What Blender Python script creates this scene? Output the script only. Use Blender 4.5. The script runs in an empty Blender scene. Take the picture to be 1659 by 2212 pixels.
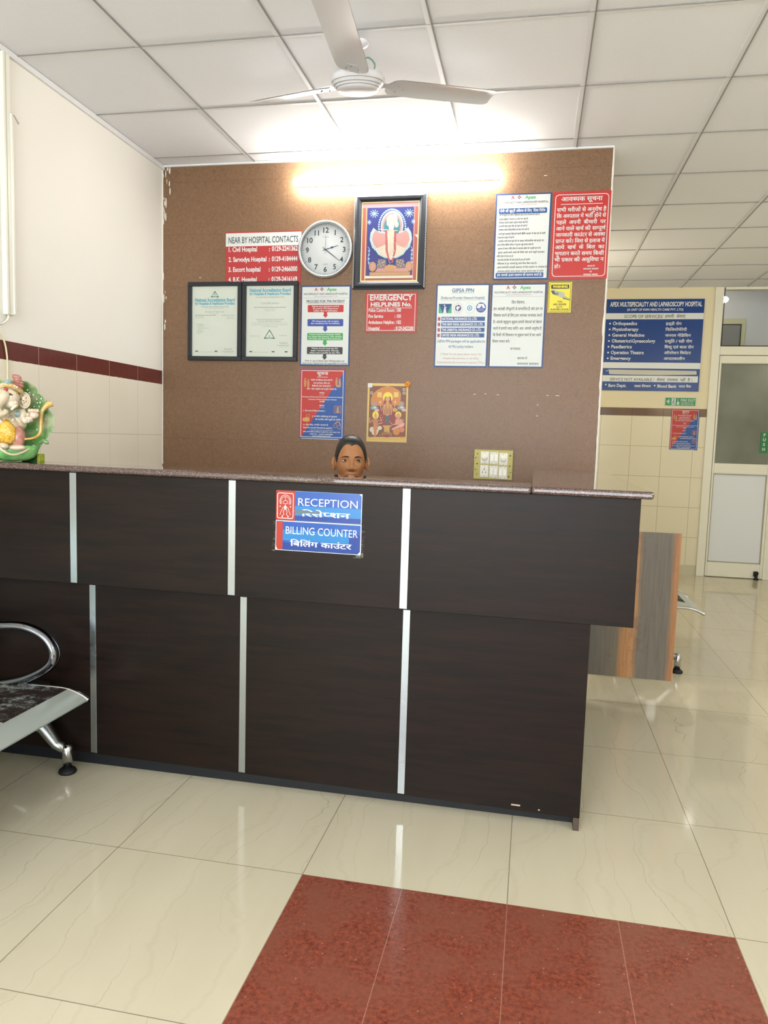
import bpy, bmesh, math, random
from mathutils import Vector, Matrix, noise
SC = bpy.context.scene
COL = SC.collection
# ------------------------------------------------------------------ camera, exposure, world, big lights
def cam_basis(yaw, pit, rol):
    cy, sy = math.cos(yaw), math.sin(yaw)
    f = Vector((sy*math.cos(pit), cy*math.cos(pit), math.sin(pit)))
    r = Vector((cy, -sy, 0)); u = r.cross(f)
    c, s = math.cos(rol), math.sin(rol)
    return c*r+s*u, -s*r+c*u, f
CAMZ = 1.2948
cd = bpy.data.cameras.new('camera'); cam = bpy.data.objects.new('camera', cd); COL.objects.link(cam)
_r, _u, _f = cam_basis(-0.1948, -0.0981, 0.0294)
_m = Matrix((_r, _u, -_f)).transposed().to_4x4(); _m.translation = (0, 0, CAMZ)
cam.matrix_world = _m
cd.sensor_fit = 'HORIZONTAL'; cd.sensor_width = 36; cd.lens = 36*1620.13/1659; cd.clip_start = .02
SC.camera = cam
SC.view_settings.view_transform = 'Standard'; SC.view_settings.look = 'None'
SC.view_settings.gamma = 1; SC.view_settings.use_curve_mapping = False
SC.view_settings.exposure = .92
w = bpy.data.worlds.new('world'); SC.world = w; w.use_nodes = True
w.node_tree.nodes['Background'].inputs[0].default_value = (.62, .78, 1, 1)
w.node_tree.nodes['Background'].inputs[1].default_value = .6

# ------------------------------------------------------------------ lights
def area(name, loc, target, size, sizey, power, col=(1, 1, 1)):
    d = bpy.data.lights.new(name, 'AREA'); d.shape = 'RECTANGLE'; d.size = size; d.size_y = sizey; d.energy = power; d.color = col
    o = bpy.data.objects.new(name, d); COL.objects.link(o); o.location = loc
    o.rotation_euler = (Vector(target)-Vector(loc)).to_track_quat('-Z', 'Y').to_euler(); return o
def lamp(name, loc, power, col=(1, 1, 1), r=.12):
    d = bpy.data.lights.new(name, 'POINT'); d.energy = power; d.color = col; d.shadow_soft_size = r
    o = bpy.data.objects.new(name, d); COL.objects.link(o); o.location = loc; return o
area('window_daylight', (-.4, -3.1, 1.5), (-.4, 4, 1.4), 3.4, 2.2, 88, (.86, .93, 1))
lamp('front_room_lamp', (-.9, -1.9, 2.35), 62, (.97, .98, 1), .25)
lamp('front_room_lamp_right', (2.6, .2, 2.35), 20, (1, .98, .94), .2)
lamp('hall_lamp', (3.2, 5.0, 2.35), 11, (1, .90, .68), .15)
lamp('corridor_lamp', (.05, 6.7, 2.1), 13, (1, .89, .68), .15)
lamp('vestibule_lamp', (2.9, 8.5, 2.3), 1.8, (1, .98, .96), .15)

# ------------------------------------------------------------------ materials
def lin(c):
    if isinstance(c, str):
        c = c.lstrip('#'); c = [int(c[i:i+2], 16)/255 for i in (0, 2, 4)]
    return tuple((x/12.92 if x <= .04045 else ((x+.055)/1.055)**2.4) for x in c[:3])+(1,)
_M = {}
def mat(name, col='#808080', rough=.5, metal=0, spec=.5, emit=None, estr=0, trans=0, alpha=1, ior=1.45, coat=0):
    if name in _M: return _M[name]
    m = bpy.data.materials.new(name); m.use_nodes = True; _M[name] = m
    b = m.node_tree.nodes['Principled BSDF']
    b.inputs['Base Color'].default_value = lin(col)
    b.inputs['Roughness'].default_value = rough; b.inputs['Metallic'].default_value = metal
    b.inputs['Specular IOR Level'].default_value = spec; b.inputs['IOR'].default_value = ior
    b.inputs['Transmission Weight'].default_value = trans; b.inputs['Alpha'].default_value = alpha
    b.inputs['Coat Weight'].default_value = coat
    if emit: b.inputs['Emission Color'].default_value = lin(emit); b.inputs['Emission Strength'].default_value = estr
    return m
class NT:
    def __init__(s, m): s.t = m.node_tree; s.b = s.t.nodes['Principled BSDF']; s.m = m
    def n(s, typ, ins=None, **kw):
        x = s.t.nodes.new(typ)
        for k, v in kw.items(): setattr(x, k, v)
        for k, v in (ins or {}).items():
            if isinstance(v, bpy.types.NodeSocket): s.t.links.new(v, x.inputs[k])
            else: x.inputs[k].default_value = v
        return x
    def link(s, a, inp): s.t.links.new(a, s.b.inputs[inp])
    def pos(s, scale=(1, 1, 1), loc=(0, 0, 0)):
        tc = s.n('ShaderNodeNewGeometry')
        return s.n('ShaderNodeMapping', {'Vector': tc.outputs['Position'], 'Scale': scale, 'Location': loc}).outputs[0]
    def obj(s, scale=(1, 1, 1), loc=(0, 0, 0)):
        tc = s.n('ShaderNodeTexCoord')
        return s.n('ShaderNodeMapping', {'Vector': tc.outputs['Object'], 'Scale': scale, 'Location': loc}).outputs[0]
    def noise(s, vec, scale, detail=3, rough=.5, dist=0):
        return s.n('ShaderNodeTexNoise', {'Vector': vec, 'Scale': scale, 'Detail': detail, 'Roughness': rough, 'Distortion': dist}).outputs[0]
    def ramp(s, fac, stops, interp='LINEAR'):
        x = s.n('ShaderNodeValToRGB', {'Fac': fac}); e = x.color_ramp.elements; x.color_ramp.interpolation = interp
        while len(e) < len(stops): e.new(.5)
        for el, (p, c) in zip(e, stops): el.position = p; el.color = lin(c) if isinstance(c, str) else (c, c, c, 1)
        return x.outputs[0]
    def mix(s, fac, a, b, mode='MIX'):
        x = s.n('ShaderNodeMix', data_type='RGBA', blend_type=mode)
        for i, v in ((0, fac), (6, a), (7, b)):
            if isinstance(v, bpy.types.NodeSocket): s.t.links.new(v, x.inputs[i])
            else: x.inputs[i].default_value = lin(v) if isinstance(v, str) else v
        return x.outputs[2]
    def math(s, op, a, b=0.0, c=0.0):
        x = s.n('ShaderNodeMath', operation=op)
        for i, v in enumerate((a, b, c)):
            if isinstance(v, bpy.types.NodeSocket): s.t.links.new(v, x.inputs[i])
            else: x.inputs[i].default_value = v
        return x.outputs[0]
    def bump(s, h, strength=.2, dist=.01):
        x = s.n('ShaderNodeBump', {'Height': h, 'Strength': strength, 'Distance': dist}); s.link(x.outputs[0], 'Normal')
    def sep(s, v):
        return s.n('ShaderNodeSeparateXYZ', {'Vector': v}).outputs

# ------------------------------------------------------------------ mesh helpers
class MB:
    def __init__(s): s.bm = bmesh.new(); s.mats = []
    def mi(s, m):
        if m not in s.mats: s.mats.append(m)
        return s.mats.index(m)
    def face(s, pts, m, smooth=False):
        vs = [s.bm.verts.new(p) for p in pts]
        f = s.bm.faces.new(vs); f.material_index = s.mi(m); f.smooth = smooth; return f
    def quads(s, rings, m, closed=True, smooth=True, capa=False, capb=False):
        R = [[s.bm.verts.new(p) for p in r] for r in rings]; n = len(R[0]); i0 = s.mi(m)
        for a, b in zip(R, R[1:]):
            for k in range(n if closed else n-1):
                f = s.bm.faces.new((a[k], a[(k+1) % n], b[(k+1) % n], b[k])); f.material_index = i0; f.smooth = smooth
        if capa: f = s.bm.faces.new(R[0][::-1]); f.material_index = i0
        if capb: f = s.bm.faces.new(R[-1]); f.material_index = i0
    def box(s, a, b, m, bev=0, seg=2, fn=None):
        t = bmesh.new()
        x0, y0, z0 = a; x1, y1, z1 = b
        V = [t.verts.new(p) for p in ((x0, y0, z0), (x1, y0, z0), (x1, y1, z0), (x0, y1, z0), (x0, y0, z1), (x1, y0, z1), (x1, y1, z1), (x0, y1, z1))]
        for q in ((0, 3, 2, 1), (4, 5, 6, 7), (0, 1, 5, 4), (1, 2, 6, 5), (2, 3, 7, 6), (3, 0, 4, 7)): t.faces.new([V[k] for k in q])
        if bev: bmesh.ops.bevel(t, geom=t.edges[:], offset=bev, segments=seg, affect='EDGES', profile=.5)
        s.add(t, m, fn)
    def add(s, t, m, fn=None, smooth=False):
        i0 = s.mi(m); mp = {}
        for v in t.verts:
            p = v.co if fn is None else fn(v.co.copy()); mp[v] = s.bm.verts.new(p)
        for f in t.faces:
            try: g = s.bm.faces.new([mp[v] for v in f.verts])
            except ValueError: continue
            g.material_index = i0; g.smooth = smooth or f.smooth
        t.free()
    def tube(s, pts, r, m, n=12, closed=False, cap=True, sx=1.0, up=None):
        pts = [Vector(p) for p in pts]; N = len(pts); rings = []
        rr = r if isinstance(r, (list, tuple)) else [r]*N
        prev = Vector(up) if up else None
        for i, p in enumerate(pts):
            t = (pts[(i+1) % N]-pts[i-1]) if closed else (pts[min(i+1, N-1)]-pts[max(i-1, 0)])
            t.normalize()
            if prev is None: prev = t.orthogonal()
            u = prev-t*prev.dot(t)
            if u.length < 1e-6: u = t.orthogonal()
            u.normalize(); prev = u; v = t.cross(u)
            rings.append([p+(u*math.cos(a)*rr[i]*sx+v*math.sin(a)*rr[i]) for a in [2*math.pi*k/n for k in range(n)]])
        if closed: rings.append(rings[0])
        s.quads(rings, m, capa=cap and not closed, capb=cap and not closed)
    def lathe(s, prof, m, n=32, o=(0, 0, 0), smooth=True, fn=None, cap=True):
        rings = []
        for r, z in prof:
            ring = [Vector((o[0]+r*math.cos(2*math.pi*k/n), o[1]+r*math.sin(2*math.pi*k/n), o[2]+z)) for k in range(n)]
            rings.append([fn(p) for p in ring] if fn else ring)
        s.quads(rings, m, smooth=smooth, capa=cap and prof[0][0] > 1e-5, capb=cap and prof[-1][0] > 1e-5)
    def ball(s, c, r, m, seg=16, fn=None):
        t = bmesh.new(); bmesh.ops.create_uvsphere(t, u_segments=seg, v_segments=max(6, seg//2+2), radius=1)
        r = (r, r, r) if not isinstance(r, (tuple, list)) else r
        def g(p):
            q = Vector((p.x*r[0]+c[0], p.y*r[1]+c[1], p.z*r[2]+c[2])); return fn(q) if fn else q
        s.add(t, m, g, smooth=True)
    def build(s, name, parent=None, loc=(0, 0, 0), weld=True):
        if weld: bmesh.ops.remove_doubles(s.bm, verts=s.bm.verts[:], dist=1e-5)
        bmesh.ops.recalc_face_normals(s.bm, faces=s.bm.faces[:])
        me = bpy.data.meshes.new(name); s.bm.to_mesh(me); s.bm.free()
        for m in s.mats: me.materials.append(m)
        o = bpy.data.objects.new(name, me); COL.objects.link(o); o.location = loc
        if parent: o.parent = parent
        return o
def tag(o, label=None, cat=None, group=None, kind=None):
    if label: o['label'] = label
    if cat: o['category'] = cat
    if group: o['group'] = group
    if kind: o['kind'] = kind
    return o
def empty(name, loc, label=None, cat=None, group=None, rz=0):
    o = bpy.data.objects.new(name, None); COL.objects.link(o); o.location = loc; o.rotation_euler.z = rz
    o.empty_display_size = .05
    return tag(o, label, cat, group)
def smooth_path(pts, n=8, closed=False):
    P = [Vector(p) for p in pts]; out = []; N = len(P)
    rng = range(N if closed else N-1)
    for i in rng:
        if closed: a, b, c, d = P[i-1], P[i], P[(i+1) % N], P[(i+2) % N]
        else: a, b, c, d = P[max(i-1, 0)], P[i], P[i+1], P[min(i+2, N-1)]
        for k in range(n):
            t = k/n
            out.append(.5*((2*b)+(c-a)*t+(2*a-5*b+4*c-d)*t*t+(3*b-a-3*c+d)*t**3))
    if not closed: out.append(P[-1])
    return out

# ------------------------------------------------------------------ lettering
_fc = bpy.data.curves.new('glyph', 'FONT'); _fo = bpy.data.objects.new('glyph', _fc)
COL.objects.link(_fo)
_fc.fill_mode = 'FRONT'; _fc.resolution_u = 3
_G = {}
def _mesh(body, bold):
    _fc.body = body; _fc.offset = bold
    bpy.context.view_layer.update()
    me = bpy.data.meshes.new_from_object(_fo.evaluated_get(bpy.context.evaluated_depsgraph_get()))
    vs = [(v.co.x, v.co.y) for v in me.vertices]; fs = [tuple(p.vertices) for p in me.polygons]
    bpy.data.meshes.remove(me); return vs, fs
def _wid(vs): return max(v[0] for v in vs)-min(v[0] for v in vs) if vs else 0
def glyph(ch, bold=0):
    if 'ऀ' <= ch <= 'ॿ': bold = min(bold, .012)
    k = (ch, bold)
    if ch == 'M' and bold and k not in _G:
        H = max(v[1] for v in glyph('E', 0)[0]); a0 = _wid(_mesh('IMI', 0)[0])-_wid(_mesh('II', 0)[0]); q = .075+1.7*bold; L, W = .07, a0-.07
        c = (L+W)/2; d = q*1.25
        _G[k] = ([(L, 0), (L, H), (L+d, H), (c, H*.36), (W-d, H), (W, H), (W, 0), (W-q, 0), (W-q, H*.70), (c+q*.25, H*.08), (c-q*.25, H*.08), (L+q, H*.70), (L+q, 0)], [tuple(range(13))], a0)
    if k not in _G:
        vs, fs = _mesh(ch, bold) if ch != ' ' else ([], [])
        adv = _wid(_mesh('I'+ch+'I', 0)[0])-_wid(_mesh('II', 0)[0])
        if ch in 'ुूृेैंँ़्': adv = 0
        if ch == 'ि': adv = max(v[0] for v in vs if v[1] < .3)+.05
        _G[k] = (vs, fs, adv)
    return _G[k]
def half(ch, bold=0):
    bold = min(bold, .012)
    k = (ch, bold, 'h')
    if k in _G: return _G[k]
    vs, fs, adv = glyph(ch, bold)
    base = [v[0] for v in vs if v[1] < .08 and v[0] > adv*.5]
    cut = (min(base)-.005) if base and ch not in 'कफ' else adv*.74
    t = bmesh.new(); V = [t.verts.new((x, y, 0)) for x, y in vs]
    for f in fs:
        try: t.faces.new([V[i] for i in f])
        except ValueError: pass
    bmesh.ops.bisect_plane(t, geom=t.verts[:]+t.edges[:]+t.faces[:], plane_co=(cut, 0, 0), plane_no=(1, 0, 0), clear_outer=True)
    t.verts.index_update()
    r = ([(v.co.x, v.co.y) for v in t.verts], [tuple(v.index for v in f.verts) for f in t.faces], cut); t.free()
    _G[k] = r; return r
_CON = set('कखगघङचछजझञटठडढणतथदधनपफबभमयरलवशषसहळ')
_TOP = set('ेैोौंँ'); _MAT = set('ािीुूृेैोौंँः़ॉ')
def layout(s, bold=0):
    """one line of type as 2-D verts/faces; Devanagari clusters are put together by hand"""
    VS, FS, pen = [], [], 0.0
    def put(g, dx=0):
        nonlocal pen
        n = len(VS); VS.extend((x+pen+dx, y) for x, y in g[0]); FS.extend(tuple(i+n for i in f) for f in g[1]); pen += g[2]
    def stroke(pts, w):
        for (x0, y0), (x1, y1) in zip(pts, pts[1:]):
            d = math.hypot(x1-x0, y1-y0) or 1; nx, ny = -(y1-y0)/d*w, (x1-x0)/d*w
            n = len(VS); VS.extend([(x0+nx, y0+ny), (x0-nx, y0-ny), (x1-nx, y1-ny), (x1+nx, y1+ny)]); FS.append((n, n+1, n+2, n+3))
    i, N = 0, len(s)
    while i < N:
        c = s[i]
        if c not in _CON: put(glyph(c, bold)); i += 1; continue
        cl = [c]; j = i+1
        while j < N and s[j] == '़': cl[-1] += s[j]; j += 1
        while j+1 < N and s[j] == '्' and s[j+1] in _CON:
            cl.append(s[j+1]); j += 2
        ma = ''
        while j < N and s[j] in _MAT: ma += s[j]; j += 1
        reph = len(cl) > 1 and cl[0] == 'र'
        if reph: cl = cl[1:]
        rak = len(cl) > 1 and cl[-1] == 'र'
        if rak: cl = cl[:-1]
        if 'ि' in ma: put(glyph('ि', bold)); ma = ma.replace('ि', '')
        for c in cl[:-1]:
            if c in 'डटठढदहछङ': put(glyph(c, bold)); put(glyph('्', bold))
            else: put(half(c, bold))
        p0 = pen; last = cl[-1]
        put(glyph(last[0], bold))
        if len(last) > 1: put(glyph('़', bold))
        if rak: stroke([(pen-.16, .2), (p0+.02 if pen-p0 < .5 else pen-.42, .02)], .035+bold)
        for q in ma: put(glyph(q, bold))
        if reph:
            e = pen-.12; stroke([(e, .64), (e-.05, .72), (e-.03, .8), (e+.05, .84), (e+.12, .82)], .03+bold)
        i = j
    return VS, FS, pen
class Sheet:
    """a printed or painted panel: local x right, z down from the top-left corner, facing -y; print lies on the board face"""
    def __init__(s, w, h, base, thick=.003, rad=0, edge=None):
        s.mb = MB(); s.w, s.h = w, h; s.th = thick; s.lay = .0003; s.cnt = 0
        if rad: s.ext(s.rr(0, 0, w, h, rad), base, edge or base)
        else: s.ext([(0, 0), (w, 0), (w, h), (0, h)], base, edge or base)
    def P(s, x, y, l): return (x, -s.th-l*s.lay, -y)
    def ext(s, pts, m, em):
        s.mb.face([(x, -s.th, -y) for x, y in pts], m)
        s.mb.face([(x, 0, -y) for x, y in pts][::-1], em)
        for (x0, y0), (x1, y1) in zip(pts, pts[1:]+pts[:1]):
            s.mb.face([(x0, -s.th, -y0), (x0, 0, -y0), (x1, 0, -y1), (x1, -s.th, -y1)], em)
    @staticmethod
    def rr(x0, y0, x1, y1, r, n=4):
        o = []
        for cx, cy, a0 in ((x1-r, y0+r, -90), (x1-r, y1-r, 0), (x0+r, y1-r, 90), (x0+r, y0+r, 180)):
            for k in range(n+1):
                a = math.radians(a0+90*k/n); o.append((cx+r*math.cos(a), cy+r*math.sin(a)))
        return o
    def poly(s, pts, m, l=1):
        s.cnt += 1; l += (s.cnt % 24)*.033; s.mb.face([s.P(x, y, l) for x, y in pts], m)
    def rect(s, x0, y0, x1, y1, m, l=1): s.poly([(x0, y0), (x1, y0), (x1, y1), (x0, y1)], m, l)
    def rrect(s, x0, y0, x1, y1, r, m, l=1): s.poly(s.rr(x0, y0, x1, y1, r), m, l)
    def circ(s, cx, cy, r, m, l=1, ry=None, n=20, rot=0):
        ry = ry or r; c, d = math.cos(rot), math.sin(rot); o = []
        for k in range(n):
            a = 2*math.pi*k/n; u, v = r*math.cos(a), ry*math.sin(a); o.append((cx+u*c-v*d, cy+u*d+v*c))
        s.poly(o, m, l)
    def line(s, pts, w, m, l=1, closed=False):
        if closed: pts = list(pts)+[pts[0]]
        n = len(pts); L, R = [], []
        for i in range(n):
            if closed: a, b = pts[i-1 if i > 0 else n-2], pts[i+1 if i < n-1 else 1]
            else: a, b = pts[max(i-1, 0)], pts[min(i+1, n-1)]
            dx, dy = b[0]-a[0], b[1]-a[1]; d = math.hypot(dx, dy) or 1
            k = w/2
            L.append((pts[i][0]-dy/d*k, pts[i][1]+dx/d*k)); R.append((pts[i][0]+dy/d*k, pts[i][1]-dx/d*k))
        for i in range(n-1): s.poly([L[i], L[i+1], R[i+1], R[i]], m, l)
    def frame(s, x0, y0, x1, y1, w, m, l=1, r=0):
        if r: s.line(s.rr(x0, y0, x1, y1, r), w, m, l, closed=True)
        else:
            s.rect(x0, y0, x1, y0+w, m, l); s.rect(x0, y1-w, x1, y1, m, l)
            s.rect(x0, y0+w, x0+w, y1-w, m, l); s.rect(x1-w, y0+w, x1, y1-w, m, l)
    def text(s, t, x, y, size, m, l=2, width=None, align='l', bold=0, vert=1.0, slant=0):
        """size: capital height; y: baseline; width: stretch the line to this width"""
        vs, fs, adv = layout(t, bold)
        if not vs: return
        x0 = min(v[0] for v in vs); x1 = max(v[0] for v in vs)
        k = size/.72; kx = k if width is None else width/(x1-x0)
        W = (x1-x0)*kx
        ox = x-{'l': 0, 'c': W/2, 'r': W}[align]
        i0 = s.mb.mi(m); e = bold-.012
        dev = e > .003 and any('ऀ' <= q <= 'ॿ' for q in t)
        for n_, dx in enumerate((-e*.9, e*.9) if dev else (0,)):
            V = [s.mb.bm.verts.new(s.P(ox+(v[0]-x0+dx)*kx+slant*v[1]*k, y-v[1]*k*vert, l+n_*.2)) for v in vs]
            for f in fs:
                try: g = s.mb.bm.faces.new([V[i] for i in f]); g.material_index = i0
                except ValueError: pass
    def build(s, name, parent=None, loc=(0, 0, 0)):
        bm = s.mb.bm
        for f in bm.faces:
            if f.normal.length == 0: f.normal_update()
        bm.normal_update()
        for f in bm.faces:
            if f.normal.y > .5 and all(v.co.y < -s.th*.5 for v in f.verts): f.normal_flip()
        me = bpy.data.meshes.new(name); bm.to_mesh(me); bm.free()
        for m in s.mb.mats: me.materials.append(m)
        o = bpy.data.objects.new(name, me); COL.objects.link(o); o.location = loc
        if parent: o.parent = parent
        return o

# ------------------------------------------------------------------ shared materials
XW, YB, ZC, YF = -2.237, 4.261, 2.86, 8.0
white = mat('white paint', '#efece4', .55)
m_ceil = mat('ceiling board', '#e2e0dc', .8); t = NT(m_ceil)
n1 = t.noise(t.pos(), 90, 3); t.link(t.mix(t.ramp(n1, [(.35, .0), (.65, .12)]), '#ecedf0', '#dfe0e3'), 'Base Color'); t.bump(n1, .12, .002)
m_grid = mat('ceiling grid enamel', '#e3e4e5', .4); m_gridd = mat('ceiling grid groove', '#8e8d8b', .7)
chrome = mat('chrome', '#c9c9cc', .12, 1); steel = mat('brushed steel', '#b9bec0', .3, 1)
black = mat('black rubber', '#17171a', .6); gold = mat('gold liner', '#e6cf96', .35, .3)

# floor
m_floor = mat('vitrified floor tiles', '#d8cfb6', .13, spec=.5); t = NT(m_floor)
P = t.pos(); sx, sy, sz = t.sep(P)[0:3]
def gridline(t, c, off, step, wd):
    a = t.math('ADD', c, -off+step*50); a = t.math('MODULO', a, step); a = t.math('SUBTRACT', a, step/2); a = t.math('ABSOLUTE', a)
    return t.math('GREATER_THAN', a, step/2-wd)
def cell(t, c, off, step): return t.math('FLOOR', t.math('DIVIDE', t.math('ADD', c, -off+step*50), step))
cx, cy = cell(t, sx, -1.2145, .6), cell(t, sy, 1.4228, .6055)
wn = t.n('ShaderNodeTexWhiteNoise', {'Vector': t.n('ShaderNodeCombineXYZ', {'X': cx, 'Y': cy}).outputs[0]}, noise_dimensions='3D')
v0 = t.n('ShaderNodeVectorMath', {0: P, 1: t.n('ShaderNodeVectorMath', {0: wn.outputs[1], 1: (7, 7, 7)}, operation='MULTIPLY').outputs[0]}, operation='ADD').outputs[0]
vx, vy, vz = t.sep(v0)[0:3]
w1 = t.noise(t.n('ShaderNodeMapping', {'Vector': v0, 'Scale': (1.5, 1.0, 1)}).outputs[0], 1.1, 2, .5)
w2 = t.noise(t.n('ShaderNodeMapping', {'Vector': v0, 'Scale': (2.5, 5.0, 1)}).outputs[0], 2.2, 3, .6)
def veins(fr, a1, a2, wd, seed):
    f = t.math('ADD', t.math('MULTIPLY', vx, fr), t.math('ADD', t.math('MULTIPLY', w1, a1), t.math('MULTIPLY', w2, a2)))
    f = t.math('ABSOLUTE', t.math('SUBTRACT', t.math('FRACT', t.math('ADD', f, seed)), .5))
    return t.ramp(f, [(0, 1.0), (wd, 0.0)])
fade = t.ramp(t.noise(t.n('ShaderNodeMapping', {'Vector': v0, 'Scale': (5, .9, 1)}).outputs[0], 1.4, 2), [(.40, 0.0), (.60, 1.0)])
vf = t.math('MAXIMUM', t.math('MULTIPLY', veins(9, 5.0, .45, .020, .1), fade), t.math('MULTIPLY', veins(5, 3.2, .5, .06, .63), .22))
nb = t.noise(t.n('ShaderNodeMapping', {'Vector': v0, 'Scale': (6, .8, 1)}).outputs[0], 1.0, 4, .6)
base = t.mix(nb, '#c9c0a6', '#d8d0b8')
base = t.mix(t.math('MULTIPLY', vf, .5), base, '#a0946e')
gx, gy = gridline(t, sx, -1.2145, .6, .0014), gridline(t, sy, 1.4228, .6055, .0014)
base = t.mix(t.math('MULTIPLY', t.math('MAXIMUM', gx, gy), .75), base, '#6d6450')
nr = t.noise(P, 75, 6, .8); nr2 = t.noise(P, 7, 5, .7)
red = t.mix(t.ramp(nr, [(.36, 0.0), (.64, 1.0)]), '#5c2f28', '#a2553e')
red = t.mix(t.ramp(nr2, [(.38, 0.0), (.62, .75)]), red, '#8a5444')
sp = t.n('ShaderNodeTexVoronoi', {'Vector': P, 'Scale': 34}).outputs['Distance']
red = t.mix(t.ramp(sp, [(.0, .9), (.09, .0)]), red, '#d9b09a')
grx = gridline(t, sx, -1.2145, .3, .001)
red = t.mix(t.math('MULTIPLY', grx, .5), red, '#c29a88')
im = t.math('MULTIPLY', t.math('GREATER_THAN', sx, -.6145), t.math('LESS_THAN', sx, .5855))
im = t.math('MULTIPLY', im, t.math('LESS_THAN', sy, 2.0283))
im = t.math('MULTIPLY', im, t.math('GREATER_THAN', sy, -.394))
t.link(t.mix(im, base, red), 'Base Color')
t.link(t.math('ADD', t.math('MULTIPLY', im, .1), t.math('MULTIPLY', t.noise(P, 2, 2), .16)), 'Roughness')

# left and far wall tiles
m_wl = mat('left wall paint and tile', '#efece4', .4); t = NT(m_wl)
P = t.pos(); x, y, z = t.sep(P)[0:3]
til = t.mix(t.noise(P, 3, 2), '#f1ebdb', '#e7e0cf')
g = t.math('MAXIMUM', gridline(t, y, YB-.2915*20, .2915, .0011), gridline(t, z, 1.275-.307*4, .307, .0013))
til = t.mix(t.math('MULTIPLY', g, .55), til, '#8d8568')
bnd = t.mix(t.math('MULTIPLY', gridline(t, y, YB-.2915*20, .2915, .0015), .7), t.mix(t.noise(P, 30, 3), '#6b332c', '#5a2823'), '#c7a99c')
edge = t.math('ADD', z, t.math('MULTIPLY', t.math('SUBTRACT', t.noise(P, 40, 3), .5), .006))
til = t.mix(t.math('GREATER_THAN', edge, 1.582), til, bnd)
pn = t.mix(t.math('MULTIPLY', t.noise(P, 1.2, 3), .5), '#f1efe8', '#eae7dc')
up = t.math('GREATER_THAN', t.math('ADD', z, t.math('MULTIPLY', y, .0)), 1.662)
t.link(t.mix(up, til, pn), 'Base Color'); t.link(t.math('ADD', .18, t.math('MULTIPLY', up, .4)), 'Roughness')
m_wf = mat('far wall paint and tile', '#e8dcb8', .4); t = NT(m_wf)
P = t.pos(); x, y, z = t.sep(P)[0:3]
def fx(v): return v*YF/8.1
def fz(v): return CAMZ+(v-CAMZ)*YF/8.1
st = .307*YF/8.1
g = t.math('MAXIMUM', gridline(t, x, fx(.736)-.304*20, .304*YF/8.1, .0022), gridline(t, z, fz(1.293)-st*4, st, .0022))
til = t.mix(t.math('MULTIPLY', g, .6), t.mix(t.noise(P, 2, 2), '#e6ddbe', '#dcd4b6'), '#80764a')
bd = t.mix(t.noise(t.pos((3, 1, 1)), 1.3, 2), '#8a6a3a', '#4a2c1e')
bd = t.mix(t.math('MULTIPLY', gridline(t, x, fx(.736)-.304*20, .304*YF/8.1, .003), .7), bd, '#3a2814')
til = t.mix(t.math('GREATER_THAN', z, fz(1.6)), til, bd)
til = t.mix(t.math('LESS_THAN', z, fz(.088)), til, '#c9c2a4')
up = t.math('GREATER_THAN', z, fz(1.68))
t.link(t.mix(up, til, '#e6dbb8'), 'Base Color'); t.link(t.math('ADD', .15, t.math('MULTIPLY', up, .45)), 'Roughness')
# brown laminate of the back wall
m_lam = mat('brown leather-grain laminate', '#6b4a38', .42, spec=.5); t = NT(m_lam)
P = t.pos(); x, y, z = t.sep(P)[0:3]
wv = t.noise(t.pos((26, 26, 26)), 1.0, 5, .7, 3.5)
n2 = t.noise(P, 2.2, 3)
n3 = t.noise(t.pos((90, 90, 90)), 1.4, 4, .8, 1)
b = t.mix(t.ramp(wv, [(.3, 0.0), (.7, 1.0)]), '#644a34', '#876749')
b = t.mix(t.math('MULTIPLY', n2, .5), b, '#70503a')
b = t.mix(t.ramp(n3, [(.4, 0.0), (.75, .35)]), b, '#a3846a')
row = cell(t, z, .06, .3)
off = t.math('MULTIPLY', t.math('MODULO', row, 2), .45)
gm = t.math('MAXIMUM', gridline(t, z, .06-.6, .3, .0008), gridline(t, t.math('ADD', x, off), -.56, .9, .0008))
b = t.mix(t.math('MULTIPLY', gm, .45), b, '#3a281e')
t.link(b, 'Base Color'); t.link(t.math('ADD', .3, t.math('MULTIPLY', wv, .2)), 'Roughness'); t.bump(wv, .35, .0015)
# dark laminate of the counter
m_dark = mat('dark walnut laminate', '#241a18', .32, spec=.22); t = NT(m_dark)
g1 = t.noise(t.pos((1.6, 1, 22)), 2.2, 6, .65, .5); g2 = t.noise(t.pos((5, 1, 160)), 2.0, 3, .6)
b = t.mix(t.ramp(g1, [(.3, 0.0), (.75, 1.0)]), '#0c0a09', '#27170f')
b = t.mix(t.math('MULTIPLY', g2, .45), b, '#0f0c0b')
t.link(b, 'Base Color'); t.link(t.math('ADD', .3, t.math('MULTIPLY', g1, .15)), 'Roughness')
# granite
m_gran = mat('speckled pink-brown granite', '#6f5550', .035, spec=.6, coat=.5); t = NT(m_gran)
P = t.pos(); vr = t.n('ShaderNodeTexVoronoi', {'Vector': P, 'Scale': 560})
c1 = t.sep(vr.outputs['Color'])[0]
b = t.ramp(c1, [(0, '#1e1717'), (.3, '#3c2c28'), (.62, '#54413c'), (.88, '#705b55'), (.985, '#a5968e')])
b = t.mix(t.math('MULTIPLY', t.noise(P, 12, 3), .5), b, '#5a4640')
t.link(b, 'Base Color')

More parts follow.
